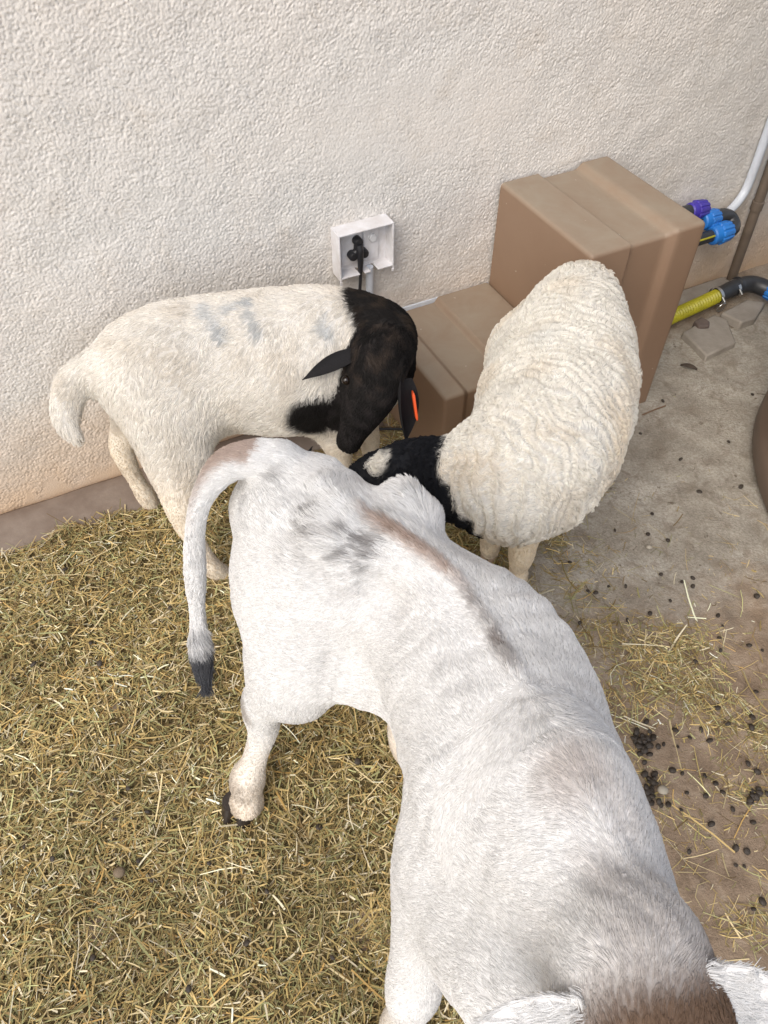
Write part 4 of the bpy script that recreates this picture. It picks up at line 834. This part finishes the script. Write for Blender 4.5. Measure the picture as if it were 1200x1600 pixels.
    hs_, hd_, ht = along(V, head); ts, td, tt = along(V, torso); ks, kd_, _ = along(V, neck)
    headm = (hd_ < 0.074) & (V[:, 1] < 1.395) & (V[:, 2] > 0.36)
    col = np.tile(np.array((0.84, 0.805, 0.745)), (len(V), 1))
    col = mixc(col, (0.72, 0.66, 0.57), 0.4*np.clip(nz, 0, 1)); col = mixc(col, (0.75, 0.65, 0.51), (1-sstep(V[:, 2], 0.2, 0.42))*0.75); col = mixc(col, (0.38, 0.29, 0.20), (1-sstep(V[:, 2], 0.03, 0.26))*np.clip(0.05+0.45*nf+0.3*nz, 0, 0.5))
    # faded blue grey crayon marks on the back
    for a, b_ in (((322, 480, 0.648), (348, 525, 0.632)), ((358, 487, 0.648), (390, 478, 0.65)), ((390, 480, 0.65), (402, 528, 0.635)), ((505, 498, 0.64), (513, 520, 0.632))):
        L = np.array([P3(*a), P3(*b_)]); _, dl, _ = along(V, L); col = mixc(col, (0.31, 0.37, 0.43), (1-sstep(dl+0.005*nf, 0.004, 0.024))*0.42)
    black = np.array((0.018, 0.016, 0.015))
    nblk = sstep(V[:, 0]+0.35*(V[:, 2]-0.55)-0.15*(1.45-V[:, 1])+0.008*nz, -0.040, -0.026)*sstep(V[:, 2], 0.40, 0.45)
    thr = sph(V, P3(488, 625, 0.46), 0.070, 0.010, 0.012, 54)*(V[:, 1] < 1.47)
    bk = np.clip(np.maximum(np.maximum(nblk, thr), headm*1.0), 0, 1)
    band = sph(V, P3(524, 640, 0.42), 0.030, 0.012, 0.004, 55)*(~((hd_ < 0.058) & headm))*0; bk = bk*(1-band)
    col = mixc(col, black, bk)
    col = mixc(col, (0.050, 0.043, 0.043), headm*np.clip(0.3+0.5*nf, 0, 1)*0.6)  # lighter brown mottle puts a slight sheen into the face colour
    dust = bk*np.clip(nf*0.5, 0, 0.5)*sstep(V[:, 2], 0.5, 0.6); col = mixc(col, (0.07, 0.05, 0.035), dust)
    skin = 1-0.30*sstep(V[:, 2], 0.26, 0.36)
    root = empty('sheep', (-0.3, 1.44, 0)); tag(root, 'black headed white sheep standing along the wall with its head hanging down', 'sheep')
    mesh_obj('body', V, F, M_hide, root, col=col*skin[:, None])
    onleg = (V[:, 2] < 0.29)
    comb = -tt*0.55+np.array([0, 0, -1.0]); comb = np.where(onleg[:, None], np.array([0, 0, -1.0]), comb)
    tls, tld, tlt = along(V, tl); ontail = (tld < 0.06) & (tls > 0.04); comb = np.where(ontail[:, None], tlt+np.array([0, 0, -0.4]), comb); comb = np.where(headm[:, None], ht, comb)
    ln = np.where(onleg, 0.005, 0.018); ln = ln*sstep(V[:, 2], 0.03, 0.05); sm_ = sstep(V[:, 2], 0.22, 0.33); ln = 0.005*(1-sm_)+ln*sm_; ln = np.where(V[:, 2] < 0.03, 0, ln)
    face = headm & (hs_ > 0.07); ln = np.where(bk > 0.5, 0.014, ln); ln = np.where(face, 0.0065, ln)
    lift = np.where(onleg, 0.30, 0.26); lift = np.where(face, 0.24, lift)
    dens = np.where(onleg, 1.6, 1.0)*np.where(N[:, 1] > 0.5, 0.35, 1.0); dens = np.where(bk > 0.5, 1.8, dens); dens = np.where(face, 3.0, dens)
    coat('fleece', root, V, F, N, 150000, ln, comb, col, lift, M_wool, 0.00058, 5, 0.6, 9, 0.28, 0.5, 0.05, None, dens, 61, 0.06)
    for p, v in ((nh, (1, -0.2)), (fh, (1, -0.3)), ((-0.108, 1.366), (0.9, -0.4)), ((-0.030, 1.482), (0.9, -0.4))): hoof(root, (p[0], p[1], 0.004), v, 0.048, 0.050, 0.034, M_hoof_p)
    be = (0.016, 0.015, 0.016)
    ear('ear', root, P3(560, 553, 0.600), P3(471, 590, 0.575), 0.036, (0.25, -0.35, 0.9), M_hide, be, 0.55, -0.10)
    e2 = ear('ear', root, P3(628, 592, 0.565), P3(630, 690, 0.445), 0.060, (0.75, -0.6, 0.15), M_hide, be, 0.5, 0.06)
    p0, p1 = np.array(P3(645, 612, 0.545)), np.array(P3(651, 655, 0.490)); mb = MB()
    ax_ = unit(p1-p0); sd_ = unit(np.cross(ax_, (0.1, -1, 0.3))); fn_ = np.cross(sd_, ax_); L = np.linalg.norm(p1-p0)
    out = [(0, -0.25), (0.1, -0.5), (0.9, -0.5), (1, -0.25), (1, 0.25), (0.9, 0.5), (0.1, 0.5), (0, 0.25)]
    Vt = [p0+ax_*L*t+sd_*q*0.006+fn_*(z-0.013)*1.0 for z in (0.0, 0.026) for t, q in out]
    mb.add(Vt, [tuple(range(8))[::-1], tuple(range(8, 16))]+[(k, (k+1) % 8, 8+(k+1) % 8, 8+k) for k in range(8)]); t_ = mb.build('ear_tag', M_orange, None, bevel=0.001); t_.parent = e2; t_.matrix_parent_inverse = e2.matrix_world.inverted(); fixn(t_)
    ball('eye', root, P3(541, 594, 0.556), 0.0105, M_eye); ball('eye', root, P3(611, 612, 0.535), 0.0105, M_eye)
    return root

# ---- woolly sheep seen from behind and above, nosing towards the other
def make_sheep_woolly():
    torso = S4([(0.480, 1.625, 0.515, 0.080, 0.090, 0.12), (0.465, 1.575, 0.500, 0.108, 0.162, 0.15), (0.438, 1.495, 0.492, 0.142, 0.186, 0.18), (0.410, 1.390, 0.482, 0.166, 0.194, 0.185), (0.375, 1.280, 0.470, 0.170, 0.192, 0.175), (0.335, 1.180, 0.462, 0.154, 0.188, 0.155), (0.290, 1.110, 0.455, 0.128, 0.160, 0.135), (0.255, 1.07, 0.455, 0.10, 0.120, 0.10)], 5)
    neck = S4([(0.300, 1.130, 0.49, 0.110, 0.125, 0.13), (0.220, 1.090, 0.50, 0.096, 0.105, 0.115), (0.140, 1.085, 0.49, 0.078, 0.085, 0.095), (0.075, 1.110, 0.475, 0.066, 0.070, 0.08)], 6)
    head = S4([(0.085, 1.110, 0.475, 0.060, 0.060, 0.065), (0.030, 1.135, 0.455, 0.062, 0.055, 0.068), (-0.025, 1.170, 0.405, 0.052, 0.045, 0.060), (-0.065, 1.200, 0.345, 0.036, 0.033, 0.042), (-0.085, 1.215, 0.305, 0.030, 0.026, 0.028)], 5)
    lf = P3(808, 905, 0.0); rf = P3(764, 868, 0.0)
    fl_ = S4([(0.370, 1.19, 0.40, 0.070, 0.08, 0.08), (0.372, 1.18, 0.31, 0.050, 0.055, 0.055), (*P3(822, 838, 0.215), 0.034, 0.036, 0.036), (*P3(815, 866, 0.155), 0.031, 0.031, 0.030), (*P3(811, 886, 0.10), 0.0225, 0.0225, 0.0225), (*P3(809, 900, 0.055), 0.025, 0.026, 0.026), (lf[0], lf[1], 0.026, 0.024, 0.027, 0.024)], 4)
    fr_ = S4([(0.270, 1.26, 0.40, 0.065, 0.075, 0.075), (0.270, 1.26, 0.30, 0.045, 0.05, 0.05), (*P3(768, 800, 0.21), 0.031, 0.033, 0.033), (*P3(768, 825, 0.14), 0.026, 0.026, 0.026), (*P3(766, 850, 0.065), 0.025, 0.026, 0.026), (rf[0], rf[1], 0.026, 0.024, 0.027, 0.024)], 4)
    hl = S4([(0.53, 1.52, 0.46, 0.075, 0.11, 0.10), (0.54, 1.50, 0.34, 0.055, 0.07, 0.065), (0.53, 1.49, 0.22, 0.027, 0.029, 0.033), (0.515, 1.475, 0.12, 0.0205, 0.021, 0.023), (0.505, 1.46, 0.06, 0.024, 0.025, 0.025), (0.50, 1.45, 0.028, 0.023, 0.026, 0.022)], 4)
    hr = S4([(0.33, 1.52, 0.46, 0.075, 0.11, 0.10), (0.32, 1.50, 0.34, 0.055, 0.07, 0.065), (0.335, 1.54, 0.22, 0.027, 0.029, 0.033), (0.325, 1.525, 0.12, 0.0205, 0.021, 0.023), (0.32, 1.51, 0.06, 0.024, 0.025, 0.025), (0.315, 1.50, 0.028, 0.023, 0.026, 0.022)], 4)
    d = unit(np.array([-0.35, -0.94, 0])); D3 = tuple(d)
    tl = S4([(0.478, 1.615, 0.50, 0.05, 0.04, 0.04), (0.492, 1.640, 0.44, 0.045, 0.03, 0.03), (0.498, 1.65, 0.36, 0.04, 0.025, 0.025), (0.498, 1.65, 0.29, 0.025, 0.018, 0.018)], 5)
    tubes = [(torso, UPZ, 0.04), (neck, UPZ, 0.06), (head, UPZ, 0.035), (fl_, D3, 0.05), (fr_, D3, 0.05), (hl, D3, 0.05), (hr, D3, 0.05), (tl, (-0.9, -0.4, 0.1), 0.03)]
    V, F = build_field(tubes, 0.0045); N = normals(V, F)
    line = np.vstack([neck[::-1], torso[::-1][14:]]); ss, sd_, st = along(V, line)
    psi = ss+0.010*sines(V, 0.10, 71)+0.0085*sines(V, 0.036, 72)
    wool = sstep(V[:, 2], 0.24, 0.34)
    hs_, hd_, ht = along(V, head); headm = (hd_ < 0.075) & (V[:, 0] < 0.075); wool = wool*(1-headm)
    nz = sines(V, 0.06, 73); nf = sines(V, 0.02, 74)
    lam = 0.0205
    wph = 1.5*sines(V, 0.05, 75); wv = np.sin(2*math.pi*psi/lam+wph); V = V+N*(wool*(0.0042*wv*np.clip(0.6+0.5*sines(V, 0.05, 79), 0.1, 1.2)+0.003*sines(V, 0.05, 76)))[:, None]; N = normals(V, F)
    col = np.tile(np.array((0.86, 0.83, 0.765)), (len(V), 1)); col = mixc(col, (0.74, 0.64, 0.50), 0.35*np.clip(nz, 0, 1))
    col = mixc(col, (0.77, 0.65, 0.48), (1-sstep(V[:, 2]+0.03*nz, 0.22, 0.44))*0.9); col = mixc(col, (0.36, 0.27, 0.18), (1-sstep(V[:, 2], 0.03, 0.22))*np.clip(0.05+0.45*nf+0.3*nz, 0, 0.5))
    col = mixc(col, (0.76, 0.60, 0.38), sph(V, P3(935, 700, 0.50), 0.06, 0.05, 0.01, 77)*0.45)
    for px, py, z in ((805, 595, 0.64), (850, 520, 0.66), (775, 605, 0.62)): col = mixc(col, (0.50, 0.58, 0.64), sph(V, P3(px, py, z), 0.03, 0.03, 0.01, int(px))*0.15)
    bx = V[:, 0]+0.60*(V[:, 2]-0.56)
    blk = 1-sstep(bx+0.010*nz+0.005*nf, 0.104, 0.117); blk = blk*(V[:, 1] < 1.30)*(V[:, 0] < 0.25)*sstep(V[:, 2], 0.34, 0.36)
    wp = sph(V, P3(588, 718, 0.500), 0.030, 0.010, 0.008, 78)
    blk = np.clip(np.maximum(blk, headm*1.0)*(1-wp), 0, 1); col = mixc(col, (0.016, 0.017, 0.021), blk)
    skin = 1-0.30*sstep(V[:, 2], 0.26, 0.36)
    root = empty('sheep', (0.33, 1.28, 0)); tag(root, 'curly cream woolled sheep facing the camera beside the brown stepped cover', 'sheep')
    mesh_obj('body', V, F, M_hide, root, col=col*skin[:, None])
    onleg = V[:, 2] < 0.27
    comb = st*0.6+np.array([0, 0, -0.35]); comb = np.where(onleg[:, None], np.array([0, 0, -1.0]), comb); comb = np.where(headm[:, None], ht, comb)
    ln = 0.016*wool+0.0045*(1-wool); ln = np.where(headm, 0.008, ln); ln = np.where(wp > 0.4, 0.018, ln); ln = np.where((blk > 0.5) & ~headm, 0.018, ln); ln = np.where(V[:, 2] < 0.028, 0, ln)
    lift = np.where(onleg | headm, 0.28, 0.09); dens = np.where(onleg, 1.5, 1.0)*np.where(N[:, 2] < -0.4, 0.4, 1.0)
    coat('fleece', root, V, F, N, 190000, ln, comb, col, lift, M_wool, 0.00055, 9, 0.62, 12, 0.11, 0.5, 0.05, (psi, lam, 0.0034, 0.0040, wph), dens, 81, 0.06)
    for p, v in ((lf, d), (rf, d), ((0.50, 1.445), d), ((0.315, 1.495), d)): hoof(root, (p[0], p[1], 0.004), v, 0.050, 0.052, 0.036, M_hoof_p)
    be = (0.016, 0.016, 0.018)
    ear('ear', root, (0.055, 1.075, 0.480), (0.085, 0.985, 0.425), 0.055, (-0.3, -0.4, 0.8), M_hide, be, 0.25, 0.05)
    ear('ear', root, (0.085, 1.170, 0.480), (0.110, 1.255, 0.430), 0.055, (-0.3, 0.4, 0.8), M_hide, be, 0.25, 0.05)
    ball('eye', root, (-0.052, 1.125, 0.415), 0.0105, M_eye); ball('eye', root, (0.005, 1.205, 0.425), 0.0105, M_eye)
    return root
make_sheep_side()
make_sheep_woolly()
make_calf()
